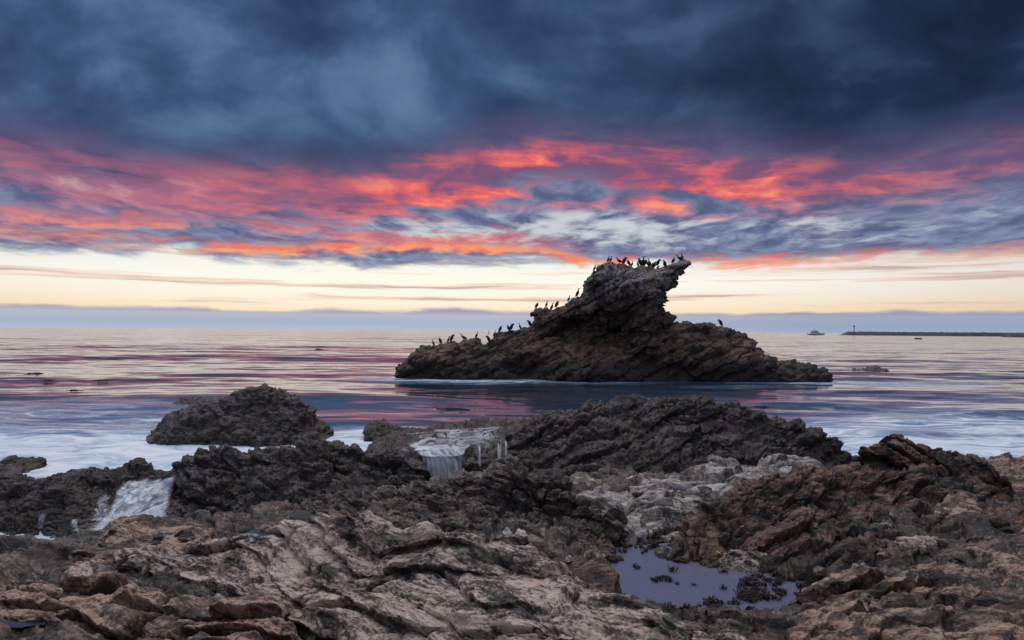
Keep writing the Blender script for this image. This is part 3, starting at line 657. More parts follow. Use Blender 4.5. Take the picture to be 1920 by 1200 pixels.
OUTA = [(288, 880), (289, 835), (298, 803), (314, 790), (318, 775), (345, 768), (365, 753), (400, 746), (430, 736), (460, 730.5), (500, 729.5), (530, 738), (560, 755), (583, 770), (588, 795), (603, 802), (626, 815), (628, 880)]
p, q = outline_solid(OUTA, 20.2, .09, lambda X, Z, d: .7 + 1.0 * sstep(Z, 1.2, -.2), lambda X, Z, d: 1.4 + 0 * X, .8, floor=-.7)
bm_me = refine('domed_boulder', p, q, 1)
displace_mesh(bm_me, seed=52, det=.08, det_f=2.6, lump=.12, lump_f=.9, lay=.06, lay_f=3, ter=.07, ter_f=2.5, cel=.14, cel_f=1.8, knob=.09, knob_f=5, fine=.03, fine_f=12)
bm_me.materials.append(M_dark)
link('domed_boulder', bm_me, label='large domed dark boulder standing alone in the foaming surf', cat='boulder')

# ------------------------------------------------------------------ sea
def water_mat(name, tint, foam_attr=True, rough=.10, bump=.25, sc=1.0):
    m, g = new_mat(name)
    geo = g.n.new('ShaderNodeNewGeometry'); P = V(g, geo.outputs['Position'])
    px, py, pz = g.sep(P)
    wob = g.noise(P, .05, 3, color=True)
    Q = g.vm('ADD', P, g.vm('MULTIPLY', wob, (6, 6, 0)))
    qx, qy, qz = g.sep(Q)
    n1 = g.sep(g.noise(g.com(qx * .14 * sc, qy * .5 * sc, 0), 1.0, 5, .55, color=True)); n2 = g.sep(g.noise(g.com(qx * .5 * sc, qy * 1.7 * sc, 3), 1.0, 4, .55, color=True))
    n3 = g.noise(g.com(qx * .012 * sc, qy * .055 * sc, 5), 1.0, 3, .5)
    nx = ((n1[0] - .5) * .7 + (n2[0] - .5) * .5) * bump
    ny = ((n1[1] - .5) * 1.0 + (n2[1] - .5) * .7 + (n3 - .5) * .55 + .10) * (0 - bump)      # the faces turned to the eye show most
    nor = g.vm('NORMALIZE', g.vm('ADD', V(g, geo.outputs['Normal']), g.com(nx, ny, 0.0)))
    pr = g.n.new('ShaderNodeBsdfPrincipled')
    g.put(pr.inputs['Normal'], nor); pr.inputs['IOR'].default_value = 1.333
    pr.inputs['Specular IOR Level'].default_value = .7
    if foam_attr:
        at = g.node('ShaderNodeAttribute', out=2, attribute_name='foam')
        w2 = g.vm('MULTIPLY', g.vm('SUBTRACT', g.noise(P, .45, 4, color=True), (.5, .5, .5)), (3.0, 3.0, 0))
        S = g.vm('ADD', P, w2); sx, sy, sz = g.sep(S)
        st = g.noise(g.com(sx * .35, sy * 1.3, 1), 1.0, 6, .6)
        st2 = g.noise(g.com(sx * 1.1, sy * 2.6, 4), 1.0, 5, .6)
        f = .92 * g.clamp(g.step(at * 1.1 + (st - .5) * 1.7 + (st2 - .5) * .6, .24, 1.10)) * g.step(at, .0, .12)
        g.put(pr.inputs['Base Color'], g.mix(f, g.mix(g.step(at, .02, .45), tint, srgb(84, 112, 142)), g.mix(g.step(st * .45 + st2 * .55 + at * .10, .42, .70), srgb(112, 156, 188), srgb(232, 242, 248))))
        g.put(pr.inputs['Roughness'], g.m('ADD', f * .5, rough))
    else:
        pr.inputs['Base Color'].default_value = tint; pr.inputs['Roughness'].default_value = rough
    finish(g, V(g, pr.outputs[0])); return m
M_sea = water_mat('sea_water', srgb(36, 48, 62))
def build_sea():
    nu, nv = 560, 620
    az = np.linspace(R(-75), R(75), nu); dist = 7.0 * (40000 / 7.0) ** np.concatenate([np.linspace(0, .42, 480), np.linspace(.42, 1, nv - 479)[1:]])
    A, D = np.meshgrid(az, dist); x = np.sin(A) * D; y = np.cos(A) * D
    P = np.stack([x.ravel() * .06, y.ravel() * .16, np.zeros(x.size)], 1)
    fade = np.exp(-D / 160.).ravel()
    z = .20 * fbm(P, 3) * fade + .07 * fbm(np.stack([x.ravel() * .25, y.ravel() * .6, np.ones(x.size)], 1), 3) * np.exp(-D / 60.).ravel()
    xr, yr = x.ravel(), y.ravel()
    wob = fbm(np.stack([xr * .05, yr * .02, 0 * xr + 4], 1), 2) * 8
    for y0, wd, am, xa, xb in ((74, 6.5, .55, -90, 4), (47, 4.5, .30, -60, -6), (31, 3.2, .26, -40, 0), (56, 5, .30, 10, 80), (36, 3.5, .28, 6, 60), (27, 2.6, .22, 8, 50), (120, 12, .6, -200, 40)):
        z = z + .42 * am * np.exp(-((yr + wob * (y0 / 60) - y0) / wd) ** 2) * sstep(xr, xa - 15, xa + 15) * (1 - sstep(xr, xb - 5, xb + 5))
    z = z * sstep(y.ravel(), 9, 22)
    me = mesh_from('sea', np.stack([x.ravel(), y.ravel(), z], 1), grid_faces(nv, nu), M_sea)
    # foam where the swell breaks: around the rocks and along the shore
    xx, yy = x.ravel(), y.ravel()
    foam = np.zeros(xx.size)
    def blob(px, py, sx, sy, a):
        w = at_height(np.array([px]), np.array([py]), 0.)[0]
        foam[:] = np.maximum(foam, a * np.exp(-((xx - w[0]) / sx) ** 2 - ((yy - w[1]) / sy) ** 2))
    for b in [(150, 835, 7, 3.6, 1.1), (350, 848, 5, 2.6, 1.25), (540, 838, 5, 2.2, 1.25), (240, 870, 4, 2, 1.2), (700, 815, 3, 1.6, .95), (60, 880, 4, 2.0, 1.0), (-100, 820, 6, 4, .9), (250, 790, 6, 3, .55), (60, 775, 9, 6, .5),
              (850, 713, 7, 2.2, .85), (1080, 716, 6, 1.8, .5), (1520, 716, 6, 2.5, .7), (1640, 718, 8, 3, .72), (1400, 728, 5, 2.0, .3), (1750, 840, 6, 3, 1.2), (1620, 810, 4, 4, .8), (1850, 800, 7, 5, .85), (1900, 860, 3, 3, 1.0),
              (50, 1010, 2.5, 1.5, 1.1), (650, 680, 20, 4, .2), (300, 690, 20, 4, .15), (300, 770, 18, 7, .24), (1700, 760, 16, 9, .26)]:
        blob(*b)
    at = me.attributes.new('foam', 'FLOAT', 'POINT'); at.data.foreach_set('value', foam.astype(np.float32))
    link('sea', me, kind='structure')
build_sea()
M_pool = water_mat('pool_water', srgb(100, 104, 126), foam_attr=False, rough=.02, bump=.008, sc=6.0)
def sheet(name, outline_px, z, mat, label, n=40, cat='tide pool'):
    o = np.array(outline_px, float); w = at_height(o[:, 0], o[:, 1], z); c = w.mean(0)
    v = [c]; f = []
    k = len(w)
    for r in (.5, 1.0):
        for p in w: v.append(c + (p - c) * r)
    v = np.array(v); v[:, 2] = z
    bm = bmesh.new(); bv = [bm.verts.new(p) for p in v]
    for i in range(k):
        j = (i + 1) % k
        bm.faces.new((bv[0], bv[1 + i], bv[1 + j])); bm.faces.new((bv[1 + i], bv[1 + k + i], bv[1 + k + j], bv[1 + j]))
    bmesh.ops.recalc_face_normals(bm, faces=bm.faces)
    if sum(fc.normal.z for fc in bm.faces) < 0: bmesh.ops.reverse_faces(bm, faces=bm.faces)
    me = bpy.data.meshes.new(name); bm.to_mesh(me); bm.free(); me.materials.append(mat)
    o = link(name, me, kind='structure'); return o
sheet('tide_pool', [(1080, 1075), (1120, 1030), (1250, 1018), (1430, 1025), (1500, 1042), (1515, 1080), (1490, 1125), (1440, 1160), (1360, 1185), (1240, 1175), (1150, 1135)], .60, M_pool, '')

def puddle(px, py, w, h, dz=.012):
    bpy.context.view_layer.update(); dg = bpy.context.evaluated_depsgraph_get(); zs = []
    for k in range(24):
        a = random.random() * 6.28; r = random.random() ** .5
        hit, loc, *_ = SC.ray_cast(dg, Vector((0, 0, CAM_H)), Vector(ray(px + w * r * math.cos(a), py + h * r * math.sin(a))).normalized())
        if hit: zs.append(loc.z)
    z = sorted(zs)[len(zs) // 3] + dz
    sheet('rock_puddle', [(px + w * math.cos(k * .5236) * (1 + .2 * math.sin(k * 2.1)), py + h * math.sin(k * .5236) * (1 + .2 * math.cos(k * 1.7))) for k in range(12)], z, M_pud, '')
M_pud = water_mat('puddle_water', srgb(60, 62, 74), foam_attr=False, rough=.03, bump=.01, sc=6.0)
for a in [(505, 1000, 52, 9), (40, 1166, 45, 10)]: puddle(*a)

# ------------------------------------------------------------------ running water
def fall_mat(name, dens, white=srgb(222, 234, 244), brk=.30, film=False):
    m, g = new_mat(name)
    uv = g.node('ShaderNodeAttribute', out=1, attribute_name='flow')
    u, v, w = g.sep(uv)
    a = g.noise(g.com(u * 8, v * .7, w), 1.0, 4, .55) * .55 + g.noise(g.com(u * 26, v * 1.4, w + 3), 1.0, 3, .55) * .30 + g.noise(g.com(u * 3, v * 2.2, w + 7), 1.0, 5, .6) * brk + (.30 - brk) * .5
    ed = g.node('ShaderNodeAttribute', out=2, attribute_name='edge')
    if film: a = g.noise(g.com(u * .9, v * .55, w + 7), 1.0, 4, .55, dist=.6) * .8 + g.noise(g.com(u * 4, v * 1.2, w), 1.0, 3, .5) * .3 - .03
    al = g.clamp(g.step(a + (ed - 1.0) * .62, .52 - dens, .84 - dens * .6) * .94)
    pr = g.n.new('ShaderNodeBsdfPrincipled'); pr.inputs['Base Color'].default_value = white; pr.inputs['Roughness'].default_value = .45
    g.put(pr.inputs['Alpha'], al)
    finish(g, V(g, pr.outputs[0])); return m
M_fall = fall_mat('falling_water', .15); M_thin = fall_mat('thin_trickle', .05, brk=.5); M_film = fall_mat('foamy_film', .14, film=True); M_cas = fall_mat('cascade_water', .17, brk=.45)
def water_sheet(name, rows, nu, nvs, mat, label, seed=0, bump=.03, cat='waterfall', group=None, cling=0, soft=.15, smooth=8):
    Gd = loft_grid([pts(*r) for r in rows], nu, nvs); nv = len(Gd)
    if cling:                                                            # lay the sheet on the rock beneath it
        bpy.context.view_layer.update(); dg = bpy.context.evaluated_depsgraph_get(); o0 = Vector((0, 0, CAM_H))
        for i in range(nv):
            for j in range(nu):
                d = (Vector(Gd[i, j]) - o0); L = d.length; d.normalize()
                hit, loc, nor, idx, ob, mt = SC.ray_cast(dg, o0 + d * max(.1, L - 1.6), d, distance=3.2)
                if hit and not ob.name.startswith(('sea', 'tide')): Gd[i, j] = loc - d * cling * .6 + Vector((0, 0, cling * .6))
        for _ in range(smooth):
            Gd[1:-1, 1:-1] = .5 * Gd[1:-1, 1:-1] + .125 * (Gd[:-2, 1:-1] + Gd[2:, 1:-1] + Gd[1:-1, :-2] + Gd[1:-1, 2:])
    Nn = grid_normals(Gd); Nn *= np.where((Nn[..., 1:2] - Nn[..., 2:3]) > 0, -1, 1)
    P = Gd.reshape(-1, 3); N = Nn.reshape(-1, 3)
    P = P + N * (bump * fbm(P * np.array([3, 1.2, 1.2]) + seed, 3))[:, None]
    me = mesh_from(name, P, grid_faces(nv, nu), mat)
    du = np.concatenate([np.zeros((nv, 1)), np.cumsum(np.linalg.norm(np.diff(Gd, axis=1), axis=-1), 1)], 1)
    dv = np.concatenate([np.zeros((1, nu)), np.cumsum(np.linalg.norm(np.diff(Gd, axis=0), axis=-1), 0)], 0)
    at = me.attributes.new('flow', 'FLOAT_VECTOR', 'POINT'); at.data.foreach_set('vector', np.stack([du, dv, np.full_like(du, seed)], -1).astype(np.float32).ravel())
    u = np.linspace(0, 1, nu); v = np.linspace(0, 1, nv)
    ed = (sstep(np.minimum(u, 1 - u), 0, soft)[None, :] * sstep(1 - v, 0, .10)[:, None] * sstep(v, 0, soft)[:, None])
    at = me.attributes.new('edge', 'FLOAT', 'POINT'); at.data.foreach_set('value', ed.astype(np.float32).ravel())
    return link(name, me, label=label, cat=cat, group=group)
water_sheet('waterfall', [[(750, 832, 15.0), (830, 827, 15.2), (905, 828, 15.0)], [(772, 846, 14.2), (800, 852, 14.05), (835, 849, 14.1), (858, 853, 14.0), (884, 843, 14.15)], [(782, 862, 13.95), (830, 866, 13.88), (878, 860, 13.95)], [(788, 925, 13.88), (830, 925, 13.8), (876, 920, 13.85)]],
            120, [24, 10, 40], M_fall, 'broad white curtain of water falling from the wet ledge', seed=1, bump=.06)
for i, (xa, xb, ya, yb, dd, lab) in enumerate([(894, 903, 842, 905, 14.0, 'thin thread of water just right of the broad curtain'), (931, 941, 832, 890, 14.0, 'pair of thin falls dropping at the foot of the dark ridge'),
                                               (946, 953, 834, 884, 14.0, 'narrowest thread of falling water, nearest the dark ridge')]):
    water_sheet('waterfall', [[(xa - 3, ya - 12, dd + .9), (xb + 3, ya - 12, dd + .9)], [(xa, ya, dd), (xb, ya, dd)], [(xa, yb, dd - .2), (xb, yb, dd - .2)]], 24, [8, 30], M_thin, lab, seed=4 + i, bump=.02)
water_sheet('water_film', [[(680, 818, 17.6), (760, 806, 18.4), (830, 796, 18.8), (930, 788, 18.8), (1015, 782, 18.2)], [(690, 834, 15.9), (800, 822, 16.3), (900, 818, 16.4), (1005, 802, 16.6)],
                           [(690, 856, 14.5), (780, 852, 14.3), (870, 848, 14.2), (930, 846, 14.3), (985, 838, 14.5)]], 170, [40, 40], M_film, 'sheet of foamy sea water spread over the wet ledge', seed=9, cat='sea water', bump=.03, cling=.03, soft=.30, smooth=18)
water_sheet('cascade', [[(235, 892, 12.9), (300, 890, 12.95), (350, 874, 13.1)], [(205, 918, 12.2), (290, 915, 12.3), (350, 903, 12.5)], [(180, 962, 11.5), (262, 955, 11.5), (342, 940, 11.7)], [(125, 1014, 10.65), (225, 1008, 10.7), (340, 992, 10.95)]],
            150, [20, 30, 30], M_cas, 'white cascade pouring down between the left rocks', seed=12, bump=.02, cling=.08, soft=.22)
water_sheet('trickle', [[(165, 905, 12.7), (235, 902, 12.7)], [(160, 950, 11.7), (225, 945, 11.7)], [(150, 990, 11), (205, 985, 11)]], 60, [25, 25], M_thin, 'thin streams beside the white cascade, on its left', seed=14, cling=.05, soft=.4)
for i, r in enumerate([((68, 952), (100, 950), (50, 1000), (96, 998)), ((120, 965), (150, 962), (130, 1005), (160, 1003))]):
    (a, b), (c, d), (e, f), (h, k) = r
    water_sheet('trickle', [[(a, b, 11.0), (c, d, 11.0)], [(e, f, 10.35), (h, k, 10.35)]], 40, [40], M_thin, ['faint trickle down the dark knobbly rock at the left edge', 'trickle between the knobbly rock and the cascade'][i], seed=20 + i, cling=.04, soft=.45)

# ------------------------------------------------------------------ cormorants
def simple_mat(name, col, rough=.6, spec=.4, var=.25, sc=8.):
    m, g = new_mat(name)
    tc = g.n.new('ShaderNodeTexCoord'); nz = g.noise(V(g, tc.outputs['Object']), sc, 4, .6)
    pr = g.n.new('ShaderNodeBsdfPrincipled')
    g.put(pr.inputs['Base Color'], g.mix(nz, tuple(c * (1 - var) for c in col[:3]) + (1,), tuple(min(1, c * (1 + var)) for c in col[:3]) + (1,)))
    pr.inputs['Roughness'].default_value = rough; pr.inputs['Specular IOR Level'].default_value = spec
    finish(g, V(g, pr.outputs[0])); return m
M_bird = simple_mat('black_plumage', srgb(34, 28, 28), .55); M_beak = simple_mat('horn_beak', srgb(96, 82, 58), .5); M_leg = simple_mat('black_webbed_leg', srgb(30, 28, 28), .6)
def tube(path, rad, ns=10, flat=1.0):
    path = np.array(path, float); t = np.gradient(path, axis=0); t /= np.linalg.norm(t, axis=1, keepdims=True)
    V_, F_ = [], []
    for p, tt, r in zip(path, t, rad):
        a = np.array([0, 1., 0]); b = np.cross(tt, a); b /= np.linalg.norm(b) + 1e-9
        for k in range(ns):
            an = 2 * math.pi * k / ns; V_.append(p + r * (flat * math.cos(an) * a + math.sin(an) * b))
    n = len(path)
    for i in range(n - 1):
        for k in range(ns): F_.append((i * ns + k, i * ns + (k + 1) % ns, (i + 1) * ns + (k + 1) % ns, (i + 1) * ns + k))
    V_ += [path[0], path[-1]]; c0, c1 = len(V_) - 2, len(V_) - 1
    for k in range(ns): F_.append((c0, (k + 1) % ns, k)); F_.append((c1, (n - 1) * ns + k, (n - 1) * ns + (k + 1) % ns))
    return V_, F_
def pyme(name, parts, mat, smooth=True):
    V_, F_ = [], []
    for v, f in parts:
        o = len(V_); V_ += [tuple(x) for x in v]; F_ += [tuple(i + o for i in q) for q in f]
    me = bpy.data.meshes.new(name); me.from_pydata(V_, [], F_); me.materials.append(mat)
    bm = bmesh.new(); bm.from_mesh(me); bmesh.ops.recalc_face_normals(bm, faces=bm.faces); bm.to_mesh(me); bm.free()
    if smooth: me.polygons.foreach_set('use_smooth', np.ones(len(me.polygons), bool))
    me.update(); return me
def sm(path, k=4):                                   # smooth a coarse (x, z, r) chain
    a = np.array(path, float); t = np.arange(len(a)); u = np.linspace(0, len(a) - 1, (len(a) - 1) * k + 1)
    out = []
    for x in u:
        i = min(int(x), len(a) - 2); f = x - i; p1, p2 = a[i], a[i + 1]; p0 = a[max(i - 1, 0)]; p3 = a[min(i + 2, len(a) - 1)]
        out.append(.5 * (2 * p1 + (p2 - p0) * f + (2 * p0 - 5 * p1 + 4 * p2 - p3) * f * f + (3 * p1 - p0 - 3 * p2 + p3) * f ** 3))
    return np.array(out)
POSES = {
 'upright': ([(-.20, .03, .012), (-.13, .09, .04), (-.07, .18, .088), (0, .29, .108), (.04, .40, .075), (.05, .47, .042), (.05, .53, .034), (.07, .585, .037), (.11, .605, .036)], (.135, .605, .245, .60)),
 'hunched': ([(-.18, .03, .012), (-.12, .09, .045), (-.06, .18, .10), (0, .28, .125), (.035, .37, .10), (.05, .43, .062), (.075, .465, .048), (.105, .465, .040)], (.13, .462, .22, .44)),
 'preening': ([(-.18, .04, .012), (-.12, .10, .045), (-.06, .18, .09), (-.01, .29, .108), (.03, .38, .075), (.075, .44, .042), (.125, .455, .034), (.155, .415, .036), (.145, .37, .034)], (.138, .355, .08, .285)),
 'leaning': ([(-.34, .16, .012), (-.24, .17, .045), (-.12, .19, .09), (0, .23, .108), (.10, .29, .075), (.15, .36, .042), (.17, .42, .034), (.20, .46, .037), (.235, .465, .036)], (.26, .465, .36, .455)),
}
bird_me = {}
for k, (ch, bk) in POSES.items():
    c = sm(ch); path = np.stack([c[:, 0], 0 * c[:, 0], c[:, 1]], 1)
    bird_me[k] = (pyme('cormorant', [tube(path, np.maximum(c[:, 2], .008), 12, .92)], M_bird),
                  pyme('beak', [tube([(bk[0] - .02, 0, bk[1]), ((bk[0] + bk[2]) / 2, 0, (bk[1] + bk[3]) / 2), (bk[2], 0, bk[3])], [.018, .012, .004], 8)], M_beak),
                  pyme('leg', [tube([(0, 0, .20), (.0, 0, .10), (-.01, 0, .015)], [.028, .016, .014], 8), tube([(-.03, 0, .008), (.03, 0, .008), (.09, 0, .006)], [.010, .022, .030], 8, 1.4)], M_leg))
from mathutils.bvhtree import BVHTree
def bvh_of(me):
    return BVHTree.FromPolygons([v.co[:] for v in me.vertices], [p.vertices[:] for p in me.polygons])
stack_bvh = bvh_of(stack_me)
BIRDS = [  # px, top, bottom, pose, facing (1 = right), where, words
 (813, 639, 646, 'upright', -1, 'L', 'small'), (826, 636, 645, 'hunched', -1, 'L', ''), (841, 635, 642, 'upright', 1, 'L', 'small'), (847, 631, 642, 'preening', 1, 'L', ''), (868, 632.5, 644, 'leaning', -1, 'L', ''), (893, 626, 639, 'upright', 1, 'L', ''),
 (917, 625, 635, 'preening', -1, 'L', ''), (927, 626, 632, 'upright', 1, 'L', 'small'), (938, 615, 625, 'hunched', 1, 'L', ''), (953.5, 613, 624, 'hunched', -1, 'L', ''), (959.5, 612.5, 622, 'preening', 1, 'L', ''), (975, 607, 619, 'upright', -1, 'L', ''), (993, 605, 613, 'preening', -1, 'L', ''),
 (1006.5, 576, 584, 'hunched', 1, 'M', ''), (1025, 569.5, 582, 'upright', 1, 'M', ''), (1035, 566, 581, 'upright', 1, 'M', ''), (1044, 568, 581, 'hunched', 1, 'M', ''), (1067, 559, 564, 'upright', 1, 'M', 'small'), (1083, 535, 552, 'upright', 1, 'M', 'tall'),
 (1113, 499, 510, 'upright', 1, 'T', ''), (1140, 484, 497, 'upright', 1, 'T', ''), (1144.5, 488, 498, 'upright', 1, 'T', ''), (1161, 495, 503, 'leaning', -1, 'T', ''), (1169, 487, 502, 'preening', 1, 'T', ''), (1175, 494, 505, 'hunched', -1, 'T', ''), (1182, 495, 506, 'upright', 1, 'T', ''),
 (1190, 493, 505, 'upright', -1, 'T', ''), (1196, 485, 502, 'hunched', -1, 'T', ''), (1201, 483, 503, 'upright', 1, 'T', 'tall'), (1205, 492, 505, 'hunched', 1, 'T', ''), (1209, 491, 504, 'upright', -1, 'T', ''), (1213.5, 488, 504, 'upright', -1, 'T', ''), (1223, 489, 503, 'upright', 1, 'T', ''),
 (1228, 490, 503, 'preening', 1, 'T', ''), (1232, 492, 503, 'preening', 1, 'T', ''), (1240.5, 488, 499, 'hunched', -1, 'T', ''), (1245.5, 484, 498, 'upright', -1, 'T', ''), (1260, 486, 496, 'hunched', 1, 'T', ''), (1273, 487, 493, 'leaning', -1, 'T', 'small'), (1279, 482, 491, 'upright', -1, 'T', ''),
 (1247, 558, 568, 'leaning', -1, 'R', ''), (1247, 567, 577, 'leaning', -1, 'R', ''), (1354, 613.5, 624, 'preening', -1, 'H', '')]
ORD = 'first second third fourth fifth sixth seventh eighth ninth tenth eleventh twelfth thirteenth fourteenth fifteenth sixteenth seventeenth eighteenth nineteenth twentieth twenty-first'.split()
WH = {'L': 'from the left on the low left shoulder of the stack', 'M': 'from the left on the middle ledge below the stack summit', 'T': 'from the left along the flat summit of the sea stack'}
cnt = {}
for (px, t0, b0, pose, fc, wh, wd) in BIRDS:
    cnt[wh] = cnt.get(wh, 0) + 1
    w = at_depth(np.array([px]), np.array([b0]), np.array([SD]))[0]
    z = w[2]; yb = SD
    if wh != 'R':
        best = None
        for dy in np.arange(-1.6, 1.7, .2):                              # stand on the crest of the stack
            h = stack_bvh.ray_cast(Vector((w[0], SD + dy, w[2] + 1.2)), Vector((0, 0, -1)), 4.0)
            if h[0] is not None and (best is None or h[0].z > best[1]): best = (SD + dy, h[0].z)
        if best: yb, z = best
    else:
        h = stack_bvh.ray_cast(Vector((w[0] + 2, SD, w[2])), Vector((-1, 0, 0)), 6.0)
        if h[0] is not None: w[0] = h[0].x + .12
    H = max(.42, min(.74, (b0 - t0) * SD / F)) ; hgt = POSES[pose][0][-1][1] + .03
    sc = H / hgt if pose != 'leaning' else .95
    sc = max(.72, min(1.15, sc))
    desc = {'upright': 'upright', 'hunched': 'hunched', 'preening': 'preening', 'leaning': 'leaning'}[pose]
    if wh == 'R': lab = 'dark bird clinging to the cliff under the beak, %s of two' % ('upper' if cnt[wh] == 1 else 'lower')
    elif wh == 'H': lab = 'lone bent cormorant on the right-hand hump of the sea stack'
    else: lab = '%s%s black cormorant, %s %s' % (wd + ' ' if wd else '', desc, ORD[cnt[wh] - 1], WH[wh])
    b, bkm, lg = bird_me[pose]
    o = link('cormorant', b, label=lab, cat='cormorant', group='cormorants perched on the sea stack')
    o.location = (w[0], yb, z - .02); o.scale = (sc,) * 3
    o.rotation_euler = (0, 0, (0 if fc > 0 else math.pi) + random.uniform(-.6, .6))
    link('beak', bkm, o)
    for sy in (-.05, .05):
        l = link('leg', lg, o); l.location = (-.02, sy, 0)

# ------------------------------------------------------------------ far things on the water
M_hull = simple_mat('white_hull_paint', srgb(238, 238, 240), .4, var=.05); M_glass = simple_mat('dark_cabin_glass', srgb(40, 46, 58), .2); M_steel = simple_mat('grey_steel', srgb(70, 74, 82), .5)
M_rubble = rock_mat('breakwater_rock', srgb(30, 32, 40), srgb(48, 50, 58), srgb(70, 70, 78), (0, 0, 1), .2, bump=.2)
def bx(x0, x1, y0, y1, z0, z1, tx=0., ty=0.):
    v = [(x0, y0, z0), (x1, y0, z0), (x1, y1, z0), (x0, y1, z0), (x0 + tx, y0 + ty, z1), (x1 - tx, y0 + ty, z1), (x1 - tx, y1 - ty, z1), (x0 + tx, y1 - ty, z1)]
    return v, [(0, 1, 2, 3), (4, 5, 6, 7), (0, 1, 5, 4), (1, 2, 6, 5), (2, 3, 7, 6), (3, 0, 4, 7)]
def hull(L, B, H):
    V_, F_ = [], []; st = np.linspace(0, 1, 13)
    for s in st:
        b = B / 2 * (1 - max(0, (s - .45) / .55) ** 2.2) * (.92 + .08 * min(1, s / .1)); sh = H * (1 + .45 * s ** 2); x = (s - .5) * L + (.06 * L * (s > .99))
        V_ += [(x, -b, sh), (x - .02 * L * s, -b * .85, sh * .35), (x - .05 * L * s, -b * .3, -.6), (x - .05 * L * s, b * .3, -.6), (x - .02 * L * s, b * .85, sh * .35), (x, b, sh)]
    for i in range(12):
        for k in range(6): F_.append((i * 6 + k, i * 6 + (k + 1) % 6, (i + 1) * 6 + (k + 1) % 6, (i + 1) * 6 + k))
    F_ += [tuple(range(6)), tuple(72 + k for k in range(6))[::-1]]
    return V_, F_
yw = at_depth(np.array([1530.]), np.array([628.]), np.array([1000.]))[0]
yacht = link('motor_yacht', None, label='white two-deck motor yacht crossing the horizon near the breakwater', cat='yacht'); yacht.location = (yw[0], 1000, 0); yacht.rotation_euler = (0, 0, R(6))
link('hull', pyme('hull', [hull(25, 6, 2.3)], M_hull, False), yacht)
cb = link('cabin', pyme('cabin', [bx(-10, 5, -2.4, 2.4, 2.3, 4.6, .9, .2)], M_hull, False), yacht)
for k in range(6): link('window', pyme('window', [bx(-8.4 + k * 2.1, -6.8 + k * 2.1, -2.36, -2.22, 3.2, 4.1)], M_glass, False), cb)
fl = link('flybridge', pyme('flybridge', [bx(-6.5, 2.5, -2.0, 2.0, 4.6, 6.4, 1.0, .2), bx(-8.5, 3.2, -2.3, 2.3, 6.4, 6.65)], M_hull, False), yacht)
link('windscreen', pyme('windscreen', [bx(-4.6, 1.6, -2.02, -1.88, 5.2, 6.1)], M_glass, False), fl)
link('mast', pyme('mast', [tube([(-2, 0, 6.6), (-2.3, 0, 8.4), (-2.5, 0, 10.2)], [.22, .14, .08], 8), bx(-3.3, -1.3, -.9, .9, 8.0, 8.2)], M_steel, False), yacht)

def breakwater(name, px0, px1, d0, d1, top, label, seed):
    a = at_depth(np.array([px0, px1]), np.array([625., 625.]), np.array([d0, d1], float)); n = 420
    u = np.linspace(0, 1, n); c = a[0] + (a[1] - a[0]) * u[:, None]
    tp = top * sstep(u, 0, .03)
    prof = [(-11, -1.5), (-6, .45), (-3, .95), (0, 1.0), (3, .95), (9, -1.5)]
    rows = []
    for dy, h in prof:
        r = c.copy(); r[:, 1] += dy; r[:, 2] = np.where(h > 0, tp * h, h); rows.append(r)
    Gd = np.stack(rows); P = Gd.reshape(-1, 3)
    v, e = cells(P * .30 + seed); P = P + np.stack([0 * v, (v - .5) * 1.6, (v - .5) * 1.1 * (P[:, 2] > 0)], 1)
    link(name, mesh_from(name, P, grid_faces(*Gd.shape[:2]), M_rubble, False), label=label, cat='breakwater')
breakwater('breakwater', 1573, 2250, 1060, 1000, 5.6, 'long dark rubble breakwater low on the right horizon', 1)
breakwater('breakwater', 1880, 2250, 800, 760, 4.8, 'nearer dark arm of rubble at the right edge of the horizon', 2)
bw = at_depth(np.array([1602.]), np.array([625.]), np.array([1055.]))[0]
bea = link('harbour_beacon', None, label='slender harbour light tower near the tip of the breakwater', cat='beacon'); bea.location = (bw[0], 1056, 5.2)
link('pole', pyme('pole', [tube([(0, 0, -.5), (0, 0, 4), (0, 0, 8)], [.55, .45, .4], 10)], M_steel), bea)
link('platform', pyme('platform', [tube([(0, 0, 7.9), (0, 0, 8.1), (0, 0, 8.5)], [1.0, 1.7, 1.7], 12)], M_steel, False), bea)
ln = link('lantern', pyme('lantern', [tube([(0, 0, 8.5), (0, 0, 9.6), (0, 0, 10.0), (0, 0, 10.3)], [.8, .8, 1.0, .2], 12)], M_steel), bea)
link('ladder', pyme('ladder', [bx(-.25, -.15, -.75, -.65, -.4, 8), bx(.15, .25, -.75, -.65, -.4, 8)] + [bx(-.2, .2, -.74, -.66, .2 + k * .6, .26 + k * .6) for k in range(13)], M_steel, False), bea)
sw = at_height(np.array([1722.]), np.array([636.0]), 0.)[0]
skiff = link('skiff', pyme('skiff', [hull(3.6, 1.4, .55)], M_steel, False), label='tiny dark skiff on the water below the breakwater', cat='boat'); skiff.location = (sw[0], sw[1], 0); skiff.rotation_euler = (0, 0, R(160))
for dx, lab in ((-.9, 'person in dark clothing seated at one end of the skiff, apart from the bow'), (.7, 'person in dark clothing seated towards the bow of the skiff')):
    c = sm([(.45, .35, .07), (.22, .50, .09), (0, .48, .16), (-.03, .75, .19), (0, .98, .17), (.02, 1.08, .07), (.03, 1.18, .10), (.04, 1.28, .11), (.04, 1.38, .05)])
    me = pyme('person', [tube(np.stack([c[:, 0], 0 * c[:, 0], c[:, 1]], 1), np.maximum(c[:, 2], .02), 10, 1.15)], M_leg)
    o = link('person', me, label=lab, cat='person'); o.location = (sw[0] - dx, sw[1], -.08); o.rotation_euler = (0, 0, R(160))
bu = at_height(np.array([931.]), np.array([624.2]), 0.)[0]
